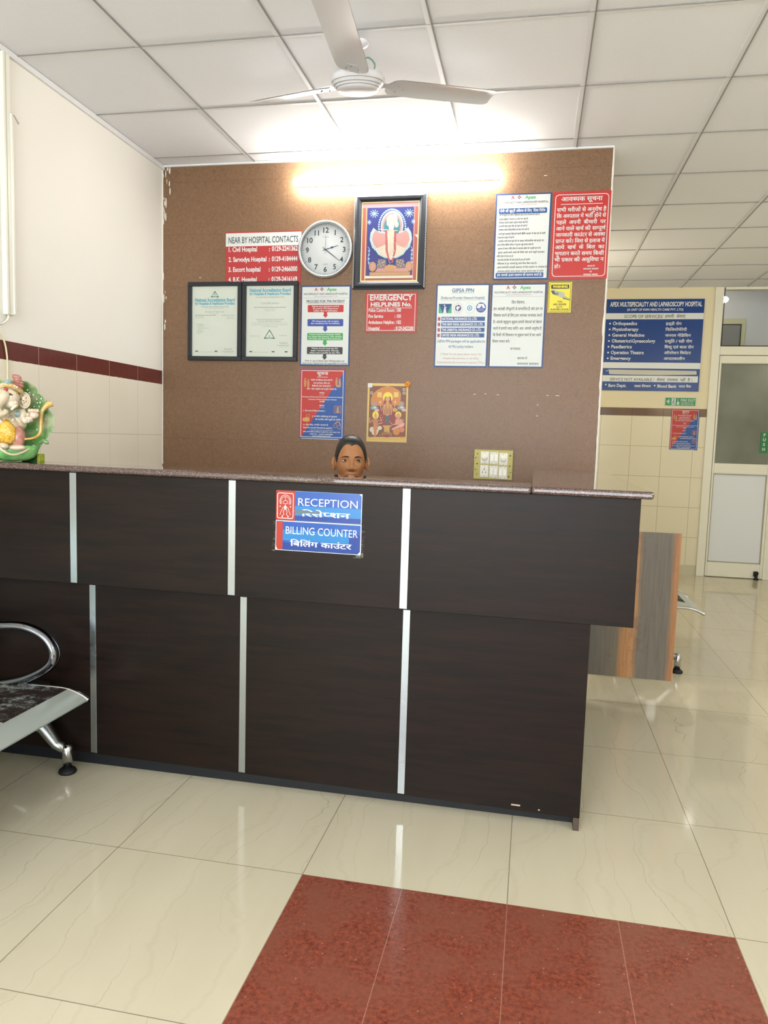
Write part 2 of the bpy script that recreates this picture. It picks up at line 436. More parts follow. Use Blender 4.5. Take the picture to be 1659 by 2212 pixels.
# ------------------------------------------------------------------ the room
def struct(mb, name, parent=None, **k):
    o = mb.build(name, parent, **k)
    if not parent: o['kind'] = 'structure'
    return o
XR = 3.4; Y0 = -3.2
m = MB(); m.box((XW-.1, Y0, -.1), (XR, 9.4, 0), m_floor); struct(m, 'floor')
m = MB(); m.box((XW-.1, Y0, ZC), (XR, YF+.02, ZC+.05), m_ceil); ceil = struct(m, 'ceiling')
m = MB()
gw = .011
for i in range(-1, 11):
    X = -2.2681+.6*i
    if X > XW+.1 and X < XR:
        m.box((X-gw, Y0, ZC-.004), (X+gw, YF, ZC), m_grid, 0); m.box((X+gw-.003, Y0, ZC-.0055), (X+gw+.0025, YF, ZC-.0005), m_gridd)
for j in range(-10, 10):
    Y = 2.3947+.5832*j
    if Y < YF-.05 and Y > Y0:
        m.box((XW, Y-gw*.8, ZC-.0035), (XR, Y+gw*.8, ZC-.0002), m_grid, 0)
        m.box((XW, Y-gw*.8-.002, ZC-.0042), (XR, Y-gw*.8+.0015, ZC-.0004), m_gridd)
struct(m, 'ceiling_grid', ceil)
m = MB(); m.box((XW, Y0, ZC-.026), (XW+.014, YB, ZC-.002), m_grid)
struct(m, 'trim_1')
m = MB(); m.box((XW+.014, YB-.012, ZC-.012), (.335, YB, ZC-.002), m_grid)
struct(m, 'trim_2')
m = MB(); m.box((XW-.1, Y0, 0), (XW, YF+.2, ZC+.05), m_wl); struct(m, 'wall_left')
m = MB(); m.box((XR, Y0, 0), (XR+.1, YF+.2, ZC+.05), white); struct(m, 'wall_right')
m = MB(); m.box((XW-.1, YB, 0), (.335, YB+.11, ZC), m_lam); wb = struct(m, 'wall_back')
# torn plaster edge along the right end of the laminate, lumps of paint in the left corner
m_pl = mat('torn white plaster', '#e9e5dc', .8); random.seed(4)
m = MB(); N = 150; L = []
for k in range(N+1):
    z = ZC-.002-(ZC-.01)*k/N
    wdt = .004+.004*abs(noise.noise((0, 0, z*14)))+.010*max(0, noise.noise((3, 1, z*7))-.1)
    L.append((.335-wdt, .340+.003*noise.noise((7, 2, z*20)), z))
m.quads([[(a, YB-.0025, z), (b_, YB-.0025, z), (b_, YB+.112, z), (a, YB, z)] for a, b_, z in L], m_pl, closed=False)
struct(m, 'plaster_edge', wb)
m = MB()
for k in range(26):
    z = random.choice([random.uniform(2.45, 2.84), random.uniform(1.6, 2.6), random.uniform(2.66, 2.84)])
    a = random.uniform(0, .02+.03*(z > 2.7)); s_ = random.uniform(.002, .007)
    m.ball((XW+.004+a, YB-.001, z), (s_*.6, .002, s_*random.uniform(1.5, 5)), m_pl, 8)
m.box((XW, YB-.004, 1.1), (XW+.005, YB, 2.84), m_pl)
struct(m, 'paint_smear', wb)
# small white nicks along the panel joints
m = MB()
for X, Z in ((-.35, 1.553), (-.29, 1.556), (-.22, 1.552), (.05, 1.553), (.1, 1.553), (.0, 1.5), (.0, 1.44), (-.02, 2.72), (-2.0, 2.21), (-1.98, 1.9)):
    m.box((X, YB-.0012, Z), (X+random.uniform(.006, .022), YB, Z+.003), m_pl)
struct(m, 'laminate_nick', wb)
m = MB()   # far wall with the door opening
DX0, DX1, DZT = fx(1.685), fx(2.425), ZC
m.box((XW, YF, 0), (DX0, YF+.12, ZC+.02), m_wf); m.box((DX1, YF, 0), (XR, YF+.12, ZC+.02), m_wf); struct(m, 'wall_far')
m = MB(); m.box((XW-.1, Y0-.1, 0), (XR+.1, Y0, ZC+.05), white); struct(m, 'wall_front')
# vestibule behind the door
mv = mat('lavender white paint', '#d2cecb', .6)
m = MB(); m.box((1.45, YF+.12, 0), (1.72, 9.0, 3.1), mv); struct(m, 'wall_vestibule_left')
m = MB(); m.box((1.45, 8.92, 0), (XR, 9.02, 3.1), mv); struct(m, 'wall_vestibule_back')
m = MB(); m.box((1.45, YF+.12, 3.02), (XR, 9.02, 3.1), mv); struct(m, 'ceiling_vestibule')
# door frame, transom window, door leaf
mal = mat('cream powder-coated aluminium', '#e9e6d2', .4)
def rz(a, b, c, d, y0, y1, mm, mt, bev=.004): mm.box((fx(a), y0, fz(b)), (fx(c), y1, fz(d)), mt, bev)
yD = YF-.03
m = MB()
m.box((DX0-.004, yD, 0), (fx(1.76), YF+.05, ZC-.002), mal, .004); m.box((fx(2.31), yD, 0), (fx(2.42), YF+.05, ZC-.002), mal, .004)
m.box((fx(1.76), yD, fz(2.215)), (fx(2.31), YF+.05, fz(2.30)), mal, .004)
m.box((fx(1.76), yD, ZC-.03), (fx(2.31), YF+.05, ZC-.003), mal, .003)
struct(m, 'trim_3')
win = MB(); glass = mat('clear glass', '#f4f8f6', .02, trans=1, ior=1.02, spec=.3)
win.box((fx(1.755), YF-.002, fz(2.30)), (fx(2.315), YF+.004, ZC-.03), glass); wn_ = struct(win, 'window_1')
m = MB(); mg = mat('black gasket', '#23221e', .7)
for a, b_, c, d in ((1.762, 2.305, 1.769, 2.885), (1.762, 2.300, 2.308, 2.307)):
    m.box((fx(a), YF-.034, fz(b_)), (fx(c), YF-.029, min(fz(d), ZC-.01)), mg)
m.build('gasket', wn_)
door = MB(); dY = YF-.022
fw = .085
for a, b_, c, d in ((1.765, .01, 1.785, 2.21), (2.285, .01, 2.31, 2.21), (1.785, 2.135, 2.285, 2.21), (1.785, 1.04, 2.285, 1.143), (1.785, .01, 2.285, .139)):
    door.box((fx(a), dY, .006 if b_ < .02 else fz(b_)), (fx(c), YF+.02, fz(d)), mal, .004)
dr = struct(door, 'door_1')
frost = mat('grey-green smoked glass', '#98a08c', .22, trans=.3, spec=.5); t = NT(frost)
t.link(t.mix(t.ramp(t.noise(t.obj((1, 1, .8)), 2.6, 2), [(.35, 0.0), (.65, 1.0)]), '#8f9482', '#7a7f6c'), 'Base Color')
m = MB(); m.box((fx(1.785), YF-.004, fz(1.143)), (fx(2.285), YF+.003, fz(2.135)), frost); m.build('glass_pane', dr)
m = MB(); m.box((fx(1.778), YF-.012, fz(.139)), (fx(2.285), YF+.003, fz(1.04)), mat('pale grey door panel', '#dfe2e2', .45)); m.build('lower_panel', dr)
m = MB()
for q in ((1.782, .142, 1.788, 1.036), (2.276, .142, 2.282, 1.036), (1.782, .142, 2.282, .148), (1.782, 1.03, 2.282, 1.036), (1.782, 2.128, 2.285, 2.136)):
    m.box((fx(q[0]), YF-.0245, fz(q[1])), (fx(q[2]), YF-.012, fz(q[3])), mat('grey seal', '#a9a68e', .6))
m.build('seal', dr)
m = MB(); m.lathe([(.02, 0), (.026, .006), (.012, .03), (.012, .05), (.02, .056), (.022, .075), (.012, .085)], black, 16, (fx(2.245), YF-.06, .0)); m.box((fx(2.225), YF-.05, .03), (fx(2.265), YF-.02, .08), black, .004)
m.build('door_stop', dr)
m = MB(); m.box((XR, YF+.2, 0), (XR+.1, 9.02, 3.1), mv); struct(m, 'wall_vestibule_right')
m = MB(); m.box((XW-.1, YF+.12, -.1), (1.45, YF+.2, ZC), mv); struct(m, 'wall_vestibule_side')
# inner doorway seen through the transom
m = MB(); mi_ = mat('beige door frame', '#c9c39c', .5)
Yi = 8.90; X1 = 2.185; Zt = 2.70
m.box((1.74, Yi+.005, 0), (X1, Yi+.04, Zt-.03), mat('dull grey door', '#8e8a84', .6)); m.box((1.74, Yi, Zt-.06), (X1, Yi+.05, Zt), mi_, .003); m.box((X1-.045, Yi, 0), (X1, Yi+.05, Zt-.06), mi_, .003)
m.box((1.74, Yi-.004, Zt-.068), (X1-.045, Yi, Zt-.06), mg); m.box((X1-.052, Yi-.004, 0), (X1-.045, Yi, Zt-.06), mg)
struct(m, 'door_2')
# bulb on the vestibule wall
bl = empty('wall_bulb', (1.765, 8.5, 2.83), 'small glowing bulb in a holder behind the glass over the door', 'lamp')
m = MB(); m.ball((.09, 0, 0), (.045, .045, .032), mat('lit bulb', '#ffffff', .3, emit='#fffaf0', estr=14), 16); m.build('bulb', bl)
m = MB(); m.tube([(-.02, 0, -.006), (.03, 0, 0), (.06, 0, .0)], [.02, .018, .016], white, 12); m.build('holder', bl)

# conduit and cables on the left wall
m_pvc = mat('white pvc', '#ecebdf', .4)
c = MB(); c.box((XW, 2.862, 1.77), (XW+.024, 2.906, ZC-.03), m_pvc, .003); c.box((XW+.024, 2.875, 1.772), (XW+.0255, 2.878, ZC-.03), mat('pvc joint', '#b9b8a6', .6))
c.box((XW+.004, 2.90, 1.775), (XW+.03, 2.912, 2.6), m_pvc, .002)
cb = c.build('cable_conduit'); tag(cb, 'white plastic cable conduit running up the left wall to the ceiling', 'conduit')
m = MB(); m.tube(smooth_path([(XW+.012, 2.885, 1.79), (XW+.012, 2.88, 1.757), (XW+.012, 2.86, 1.738), (XW+.012, 2.82, 1.725), (XW+.012, 2.7, 1.73)]), .0045, m_pvc, 8)
o = m.build('cable'); tag(o, 'thin white cable bending out of the lower end of the wall conduit', 'cable')
m = MB(); m.tube(smooth_path([(XW+.008, 2.70, 1.72), (XW+.008, 2.78, 1.71), (XW+.008, 2.823, 1.691), (XW+.008, 2.856, 1.661), (XW+.008, 2.871, 1.615), (XW+.008, 2.876, 1.556), (XW+.008, 2.872, 1.419), (XW+.008, 2.87, 1.2)]), .0035, mat('cream cable', '#e8dfb4', .5), 8)
o = m.build('cable'); tag(o, 'cream cable hanging in an arc over the maroon tile band behind the idol', 'cable')
m = MB()
m.tube([(XW+.001, 2.92, 2.618), (XW+.001, 2.96, 2.61), (XW+.001, 2.985, 2.59)], .003, mat('paint scuff', '#cfcabc', .8), 6); struct(m, 'wall_scuff', bpy.data.objects['wall_left'])

# ------------------------------------------------------------------ reception counter
def zt(x): return -.0055*(x-.33)
UB, UT, YU, YL, YK = .731, 1.133, 2.391, 2.491, 2.55
def lean(p): return Vector((p.x, p.y, p.z+zt(p.x)*min(1, p.z/.7)))
def leanlow(p): return Vector((p.x, p.y, p.z+(zt(p.x) if p.z > .5 else -.012*(p.x-.2))))
ctr = empty('reception_counter', (-1, 2.6, 0), 'long dark walnut reception counter with an overhanging upper front and metal strips', 'counter')
O = (1, -2.6, 0)
def part(m, name, par, off=O): return m.build(name, par, loc=off)
xs = [XW+.002, -1.598, -.9976, -.3977, .327]
m = MB(); m.box((XW+.002, YU, UB), (.327, YK, UT), m_dark, .0015, fn=lean); part(m, 'upper_body', ctr)
m = MB(); m.box((XW+.002, YL, .045), (.207, YL+.02, UB+.004), m_dark, .001, fn=leanlow); m.box((XW+.002, YL+.02, .06), (.187, YK-.005, UB-.002), m_dark); part(m, 'lower_body', ctr)
m = MB(); m.box((.187, YL+.001, 0), (.2065, YK, UB), mat('worn laminate edge', '#4c4038', .6)); part(m, 'end_panel', ctr)
m = MB(); m.box((XW+.002, YL+.055, 0), (.187, YL+.07, .07), mat('dark blue-black plinth', '#12161c', .5)); part(m, 'plinth', ctr)
m_strip = mat('aluminium strip', '#a2aaae', .22, 1); t = NT(m_strip); t.link(t.math('ADD', .16, t.math('MULTIPLY', t.noise(t.pos((1, 1, 6)), 3, 3), .16)), 'Roughness')
for X in (-1.598, -.9976, -.3977):
    m = MB(); m.box((X-.0135, YU-.003, UB+.004), (X+.0125, YU, UT-.002), m_strip, .0008, 1, fn=lean); part(m, 'metal_strip', ctr)
for X in (-1.588, -.9915, -.4005):
    m = MB(); m.box((X-.0135, YL-.003, .05), (X+.0115, YL, UB-.001), m_strip, .0008, 1, fn=leanlow); part(m, 'metal_strip', ctr)
m = MB(); m.box((.06, YK, UB), (.327, 3.84, UT), m_dark); m.box((.08, YK, .05), (.207, 3.84, UB), m_dark); m.box((.08, YK, 0), (.19, 3.8, .05), black); part(m, 'return_body', ctr)
m = MB(); m.box((XW+.002, YK, .70), (.06, 3.02, .725), m_dark); part(m, 'desk_shelf', ctr)
# scratches and a chip on the dark front
mch = mat('chipped edge', '#b9a898', .8)
for X, Z, a, b_ in ((-.02, .063, .03, .005), (.07, .056, .006, .004)): m = MB(); m.box((X, YL-.0006, Z), (X+a, YL, Z+b_), mch); part(m, 'chip', ctr)
# granite worktops
def slab(x0, x1, y0, y1, name, label, notch=None):
    m = MB(); z0, z1 = UT+.001, UT+.0245
    m.box((x0, y0, z0), (x1, y1, z1), m_gran, .008, 3, fn=lean)
    o = m.build(name); return tag(o, label, 'worktop')
slab(XW+.002, -.0035, 2.36, 2.56, 'granite_worktop', 'long polished granite worktop running left from the joint, under the idol')
slab(-.0028, .36, 2.36, 3.90, 'granite_worktop', 'deep granite worktop at the right end of the counter, reaching back to the wall')
def ztop(x): return UT+.0245+zt(x)
# swinging gate behind the counter's right end
m_gate = mat('striped grey and orange laminate', '#6d665c', .35); t = NT(m_gate)
P = t.pos(); x, y, z = t.sep(P)[0:3]
xx = t.math('ADD', x, t.math('MULTIPLY', t.math('SUBTRACT', t.noise(P, 3, 2), .5), .02))
st_ = t.n('ShaderNodeMapRange', {'Value': xx, 'From Min': .28, 'From Max': .75}).outputs[0]
st_ = t.ramp(st_, [(0, '#57524a'), (.36, '#736854'), (.42, '#b98250'), (.53, '#c08d5c'), (.58, '#776f62'), (.86, '#746c60'), (.92, '#b67c4c'), (1, '#cd9a68')])
st_ = t.mix(t.ramp(t.noise(t.pos((60, 1, 2.5)), 2, 4, .6), [(.4, 0.0), (.8, .5)]), st_, '#3d3a36')
st_ = t.mix(t.ramp(t.noise(t.pos((9, 1, 7)), 1.4, 4, .7), [(.56, 0.0), (.7, .35)]), st_, '#5b3424')
t.link(st_, 'Base Color')
gt = empty('swing_gate', (.33, 3.87, .13), 'low swing gate in grey and orange striped laminate behind the right end of the counter', 'gate')
m = MB(); m.box((-.035, -.011, 0), (.398, .011, .74), m_gate, .0015); m.build('gate_leaf', gt)
for Z in (.12, .58): m = MB(); m.box((-.05, .011, Z), (.0, .016, Z+.07), steel, .001); m.build('hinge', gt)

# ------------------------------------------------------------------ airport benches
m_seat = mat('perforated worn steel seat', '#b9c0ba', .34, .35); t = NT(m_seat)
P = t.obj(); x, y, z = t.sep(P)[0:3]
hol = t.n('ShaderNodeTexVoronoi', {'Vector': t.obj((1, 1, 0)), 'Scale': 120, 'Randomness': .25}, feature='F1').outputs['Distance']
hole = t.ramp(hol, [(.22, 1.0), (.34, 0.0)])
inx = t.math('MULTIPLY', t.math('LESS_THAN', x, .415), t.math('GREATER_THAN', x, .02))
yy = t.math('ABSOLUTE', t.math('SUBTRACT', t.math('MODULO', t.math('ADD', y, 5.0), .51), .255))
inn = t.math('MULTIPLY', inx, t.math('LESS_THAN', yy, .19))
dirt = t.ramp(t.noise(t.obj((1, 1.4, 1)), 9, 8, .85), [(.41, 0.0), (.50, 1.0)])
dirt = t.math('MULTIPLY', dirt, t.math('LESS_THAN', yy, .235))
b = t.mix(t.math('MULTIPLY', hole, inn), '#c3ccc4', '#141210')
b = t.mix(t.math('MULTIPLY', dirt, inn), b, '#2a1d1a')
t.link(b, 'Base Color'); t.link(t.math('ADD', .3, t.math('MULTIPLY', t.math('MULTIPLY', dirt, inn), .4)), 'Roughness')
def make_bench(name, loc, n, label, legs, arms):
    """origin: rear edge of the seats at the far end, on the floor; seats run towards -y, fronts face +x"""
    root = empty(name, loc, label, 'bench')
    prof = [(0, .385), (.05, .372), (.12, .366), (.22, .364), (.33, .366), (.40, .365), (.44, .357), (.47, .346), (.495, .332)]
    prof = [(p.x, p.z) for p in smooth_path([(a, 0, b_) for a, b_ in prof], 4)]
    for k in range(n):
        y1 = -.51*k; y0 = y1-.495
        m = MB()
        rows = []
        for i, (X, Z) in enumerate(prof):
            nx = .004
            rows.append([(X, y0+.006, Z), (X, y1-.006, Z)])
        m.quads(rows, m_seat, closed=False); m.quads([[(a[0], a[1], a[2]-.004) for a in r] for r in rows], m_seat, closed=False)
        st = m.build('seat', root)
        for yy_ in (y0+.006, y1-.006):
            m = MB(); m.tube([(X, yy_, Z-.004) for X, Z in prof], .0085, chrome, 8); m.build('seat_rim', st)
        m = MB(); bp = smooth_path([(-.01, 0, .40), (-.03, 0, .44), (-.05, 0, .55), (-.09, 0, .70), (-.13, 0, .80), (-.165, 0, .83)], 4)
        rows = [[(p.x, y0+.006, p.z), (p.x, y1-.006, p.z)] for p in bp]
        m.quads(rows, m_seat, closed=False); m.quads([[(a[0]-.004, a[1], a[2]) for a in r] for r in rows], m_seat, closed=False); bk = m.build('backrest', root)
        for yy_ in (y0+.006, y1-.006):
            m = MB(); m.tube([(p.x, yy_, p.z) for p in bp], .0085, chrome, 8); m.build('back_rim', bk)
    L = .51*n
    m = MB(); m.box((.17, min(legs)-.04, .285), (.25, max(legs)+.04, .335), black, .004); m.build('beam', root)
    for ya in arms:
        m = MB()
        pts = smooth_path([(-.06, ya, .55), (.04, ya, .566), (.135, ya, .574), (.24, ya, .578), (.324, ya, .548), (.360, ya, .492), (.338, ya, .438), (.245, ya, .386), (.13, ya, .353), (.06, ya, .345)], 6)
        m.tube(pts, .0165, mat('armrest chrome', '#8f929a', .1, 1), 14, sx=1.5, up=(0, 1, 0)); m.build('armrest', root)
    for yl in legs:
        m = MB()
        m.box((.18, yl-.03, .16), (.24, yl+.03, .30), steel, .006)
        m.tube([(.21, yl, .19), (.12, yl, .15), (.03, yl, .10)], [.03, .024, .017], steel, 10); m.tube([(.0, yl, .115), (.0, yl, .09), (.0, yl, .025)], [.012, .018, .018], chrome, 14)
        m.tube([(.03, yl, .10), (.0, yl, .095)], .017, steel, 10)
        m.tube([(.21, yl, .19), (.25, yl, .165), (.30, yl, .105), (.335, yl, .09)], [.03, .027, .02, .017], steel, 12)
        m.tube([(.345, yl, .112), (.345, yl, .10), (.345, yl, .022)], [.010, .0185, .0185], chrome, 16); lg = m.build('leg', root)
        for X in (0, .345):
            m = MB(); m.lathe([(.031, 0), (.034, .006), (.03, .014), (.018, .022)], black, 20, (X, yl, 0)); m.build('foot_pad', lg)
    return root
BX, BY = -2.02, 2.365
b1 = make_bench('waiting_bench', (BX, BY, 0), 3, 'steel waiting bench with a dirty perforated seat in front of the counter on the left', [.085, -1.1], [-.004, -.515])
b2 = make_bench('waiting_bench', (.52, 5.565, 0), 2, 'steel bench partly hidden behind the striped gate in the hall', [.08, -1.095], [-.004])

# ------------------------------------------------------------------ things on the brown wall
INK = lambda n, c, r=.4: mat('print '+n, c, r)
pw, pb, pr, pg, pk = INK('white', '#d5d9d6'), INK('blue', '#22508f'), INK('red', '#b92c27'), INK('green', '#2fa04e'), INK('black', '#222428')
pnavy, pgrey, ptan = INK('navy', '#1d3f78'), INK('grey', '#6a6f74'), INK('tan', '#b28a74')
pcr = INK('cream paper', '#ced4c8'); pgd = INK('gold print', '#c79a52')
def quadmap(TL, TR, BL, BR, w, h):
    """zoomed-photo coordinates of a flat sheet -> coordinates on the sheet"""
    def f(px, py):
        u = v = .5
        for _ in range(8):
            a = [(1-u)*(1-v)*TL[i]+u*(1-v)*TR[i]+(1-u)*v*BL[i]+u*v*BR[i]-(px, py)[i] for i in (0, 1)]
            du = [(1-v)*(TR[i]-TL[i])+v*(BR[i]-BL[i]) for i in (0, 1)]; dv = [(1-u)*(BL[i]-TL[i])+u*(BR[i]-TR[i]) for i in (0, 1)]
            D = du[0]*dv[1]-du[1]*dv[0]
            u -= (a[0]*dv[1]-a[1]*dv[0])/D; v -= (du[0]*a[1]-du[1]*a[0])/D
        return u*w, v*h
    return f
def hang(sh, name, x, z, label, cat='sign', group=None):
    o = sh.build(name, loc=(x, YB, z)); return tag(o, label, cat, group)
ZT = 2.157
W_, H_ = .297, .455
def logo(sh, cx, y, s=1.0):
    sh.text('A', cx-.058*s, y, .019*s, pr, align='c', bold=.02)
    for a, b in ((0, -1), (-1, 0), (0, 1), (1, 0)):
        X, Y = cx-.024*s+a*.0062*s, y-.0095*s+b*.0062*s
        sh.rect(X-.0036*s, Y-.0036*s, X+.0036*s, Y+.0036*s, pr if (a, b) in ((0, -1), (1, 0)) else pgrey, 2)
    sh.text('Apex', cx+.036*s, y, .019*s, pg, align='c', bold=.02)
    sh.text('MULTISPECIALITY AND LAPAROSCOPY HOSPITAL', cx, y+.022*s, .0105*s, INK('heading grey', '#555b62'), align='c', width=.262*s, bold=.018)
    sh.text('(A UNIT OF KMN HEALTH CARE PVT. LTD)', cx, y+.0335*s, .0058*s, ptan if s > 1.01 else INK('pale red', '#a4605c'), align='c', width=.14*s)
def blue_sheet():
    sh = Sheet(W_, H_, pnavy, .003); sh.rect(.007, .007, W_-.008, H_-.008, pw, .4); return sh
# nearby hospital contacts
sh = Sheet(.462, .300, INK('contacts red', '#b03436'), .003)
sh.rect(.0, .007, .462, .082, pw)
sh.text('NEAR BY HOSPITAL CONTACTS', .017, .064, .036, INK('slate', '#3a434c'), width=.426, bold=.012)
for i, (a, b) in enumerate((('1. Civil Hospital', '0129-2241362'), ('2. Sarvodya Hospital', '0129-4184444'), ('3. Escort hospital', '0129-2466000'), ('4. B.K. Hospital', '0129-2416169'))):
    y = .112+.0573*i
    sh.text(a, .018, y, .027, pw, width=(.176, .234, .198, .176)[i], bold=.03); sh.text(':', .267, y, .024, pw, bold=.03); sh.text(b, .285, y, .027, pw, width=.156, bold=.03)
hang(sh, 'contacts_sign', -1.833, 2.468, 'red and white sign listing nearby hospital phone numbers, left of the clock')
# certificates
def cert(x, kind, label):
    root = empty('framed_certificate', (x, YB, 2.182), label, 'certificate', None)
    w, h = (.338, .456) if kind == 1 else (.340, .456)
    m = MB(); fb = .0245; fm = mat('black frame', '#1d2126', .4)
    for a in (((0, 0), (w, fb)), ((0, h-fb), (w, h)), ((0, fb), (fb, h-fb)), ((w-fb, fb), (w, h-fb))):
        m.box((a[0][0], -.022, -a[1][1]), (a[1][0], 0, -a[0][1]), fm, .002)
    m.build('frame', root)
    sh = Sheet(w-2*fb, h-2*fb, pcr, .006); W, H = w-2*fb, h-2*fb
    ly = INK('pale type', '#9aa09a'); cy_ = INK('cyan type', '#4fa3bd'); dk = INK('dark type', '#4c5450'); tg = INK('seal green', '#4f7a5c')
    X = lambda p: (p-140)/1205*W
    Y = lambda p: (p-175)/1860*H
    def tri(cx, y0, y1, hw):
        sh.poly([(cx, y0), (cx+hw, y1), (cx-hw, y1)], tg, 1); sh.poly([(cx, y0+.010), (cx+hw*.72, y1-.0075), (cx-hw*.72, y1-.0075)], pcr, 2)
        sh.circ(cx, y1-.016, .005, INK('seal blue', '#7fb0bb'), 3); sh.text('NABH', cx, y1-.0012, .0045, pw, 3, width=hw, align='c', bold=.02)
    if kind == 1:
        tri(X(738), Y(290), Y(465), (X(850)-X(625))/2)
        ty = 575
    else: ty = 330
    sh.text('National Accreditation Board', X(738), Y(ty), .0205, cy_, width=X(1260)-X(215), align='c', bold=.03)
    sh.text('for Hospitals & Healthcare Providers', X(738), Y(ty+85), .0165, cy_, width=X(1260)-X(215), align='c', bold=.03)
    sh.text('(Constituent Board of Quality Council of India)', X(738), Y(ty+150), .0055, dk, width=X(1100)-X(375), align='c')
    if kind == 1:
        sh.text('Scope of Services', X(738), Y(865), .010, ly, width=X(990)-X(485), align='c')
        sh.text('SMALL HEALTHCARE ORGANISATIONS', X(738), Y(765), .004, ly, width=X(980)-X(490), align='c')
        sh.text('11 May, 2021', X(738), Y(905), .004, ly, width=.05, align='c')
        sh.text('Apex Multispeciality & Laparoscopy Hospital', X(225), Y(945), .0050, dk, width=X(770)-X(225), bold=.01)
        sh.text('Certificate No. 0129', X(910), Y(945), .0045, dk, width=X(1250)-X(910))
        for p, q, l in ((225, 985, 'Sector 87 Faridabad'), (225, 1015, 'Haryana, India'), (1040, 1000, 'Valid from'), (1040, 1030, 'Valid upto')): sh.text(l, X(p), Y(q), .0042, ly, width=.052)
        for i, l in enumerate(('Clinical Services', 'General Medicine', 'Orthopaedics', 'Obstetrics and Gynaecology', 'General Surgery', 'Urology', 'Support Services', 'Laboratory', 'X-Ray')):
            hd = l.endswith('Services'); sh.text(l, X(262 if hd else 290), Y(1190+32*i), .0046, dk if hd else ly)
        by = 1920
    else:
        sh.text('Certification', X(738), Y(650), .012, ly, width=X(960)-X(500), align='c')
        sh.text('Apex Multispeciality & Laparoscopy Hospital', X(738), Y(745), .0060, dk, width=X(1140)-X(330), align='c')
        sh.text('Sector 87 Faridabad', X(738), Y(790), .0045, ly, align='c', width=.07); sh.text('Haryana, India', X(738), Y(830), .0045, ly, align='c', width=.06)
        sh.line([(X(738), Y(830)), (X(1000), Y(1180)), (X(470), Y(1180))], .0008, INK('watermark', '#c9d2c6'), 1, closed=True)
        for i, l in enumerate(('has been assessed and found to comply with NABH', 'Entry Level - Small Healthcare Organization', 'standards requirements. This certificate is valid for the scope as', 'specified in the annexure subject to continued compliance with', 'the entry level requirements.')):
            sh.text(l, X(738), Y(1060+47*i), .0052, dk if i < 2 else ly, width=(X(1160)-X(340))*(.86, .74, 1.12, 1.12, .5)[i], align='c')
        tri(X(738), Y(1310), Y(1560), (X(880)-X(590))/2)
        sh.text('Valid from: May 11, 2021', X(240), Y(1480), .0042, ly, width=.06); sh.text('Valid upto: May 10, 2023', X(240), Y(1510), .0042, ly, width=.06)
        sh.text('Certificate No.', X(980), Y(1480), .0042, dk, width=.05); by = 1750
    # signature squiggle and footer
    sg = [(X(1000+8*k), Y(by-75+(-38, 12, -20, 18, -8, 20, -14, 10)[k % 8])) for k in range(25)]
    sh.line(sg, .0011, dk, 2)
    sh.text('Dr. Atul Mohan Kochhar', X(940), Y(by-10), .0052, dk, width=X(1250)-X(940)); sh.text('Chief Executive Officer', X(990), Y(by+25), .0042, ly, width=X(1230)-X(990))
    for p in (225, 740) if kind == 1 else (225, 800, 1130): sh.rect(X(p), Y(1885), X(p+75), Y(1915), dk, 1)
    sh.text('NABH is an institutional member', X(330), Y(1925), .0045, ly, width=X(710)-X(330))
    sh.build('certificate_sheet', root, (fb, -.004, -fb))
cert(-2.064, 1, 'left black-framed certificate with a green triangle above its blue heading')
cert(-1.722, 2, 'black-framed certificate with a green triangle low on the sheet, next to the flow-chart sign')
# process for TPA patient
sh = blue_sheet(); logo(sh, W_/2, .030); sh.rect(.012, .069, W_-.012, .0700, pgrey, 2)
sh.text('PROCESS FOR TPA PATIENT', W_/2, .096, .0150, INK('slate', '#3a434c'), width=.228, align='c', bold=.02); sh.rect(.036, .099, .262, .1005, pgrey, 2)
for i, (c, ls) in enumerate(((pr, ('Submit your insurance card &', 'ID proof in TPA Department', 'within 4hrs of admission.')), (INK('royal', '#31499b'), ('TPA Department will complete', 'the remaining for formalities.')),
        (pg, ('If your insurance company denies', 'for paying the amount, than patient', 'will make the full & final payments.')), (INK('charcoal', '#39353a'), ('Patient should must pay the', 'tests / investigation charges', "which aren't payable by the TPA.")))):
    y = .109+.0795*i
    sh.rrect(.042, y, .256, y+.041, .005, c, 1)
    for k, l in enumerate(ls): sh.text(l, .149, y+(.0115 if len(ls) == 3 else .016)+.0125*k, .0085, pw, 2, align='c', width=min(.2, .0058*len(l)), bold=.02)
    sh.rect(.139, y+.041, .159, y+.058, c, 1); sh.poly([(.133, y+.056), (.165, y+.056), (.149, y+.073)], c, 1)
sh.text('Note: In case of denial, Apex Multispeciality and', W_/2, .431, .0105, pk, align='c', width=.235, bold=.008)
sh.text("Laparoscopy Hospital won't be responsible for anything", W_/2, .4445, .0105, pk, align='c', width=.268, bold=.008)
hang(sh, 'flowchart_sign', -1.367, ZT, 'white blue-edged flow-chart sign with red, blue, green and black boxes below the clock')
# emergency helplines
sh = Sheet(.296, .223, pr, .003); sh.frame(.009, .010, .287, .213, .003, pw, 1)
sh.text('EMERGENCY', .148, .044, .032, pw, width=.247, align='c', bold=.035); sh.text('HELPLINES No.', .148, .078, .023, pw, width=.236, align='c', bold=.035); sh.rect(.024, .086, .268, .0885, pw, 2)
for i, (a, b) in enumerate((('Police Control Room', '100'), ('Fire Service', '101'), ('Ambulance Helpline', '102'), ('Hospital', '0129-2422200'))):
    y = .108+.0335*i; sh.text(a, .018, y, .0195, pw, width=(.148, .086, .148, .066)[i], bold=.025); sh.text(': '+b, .170, y, .0195, pw, width=(.036, .036, .038, .110)[i], bold=.03)
hang(sh, 'helplines_sign', -.982, 2.116, 'red sign with white emergency helpline numbers under the big framed picture')
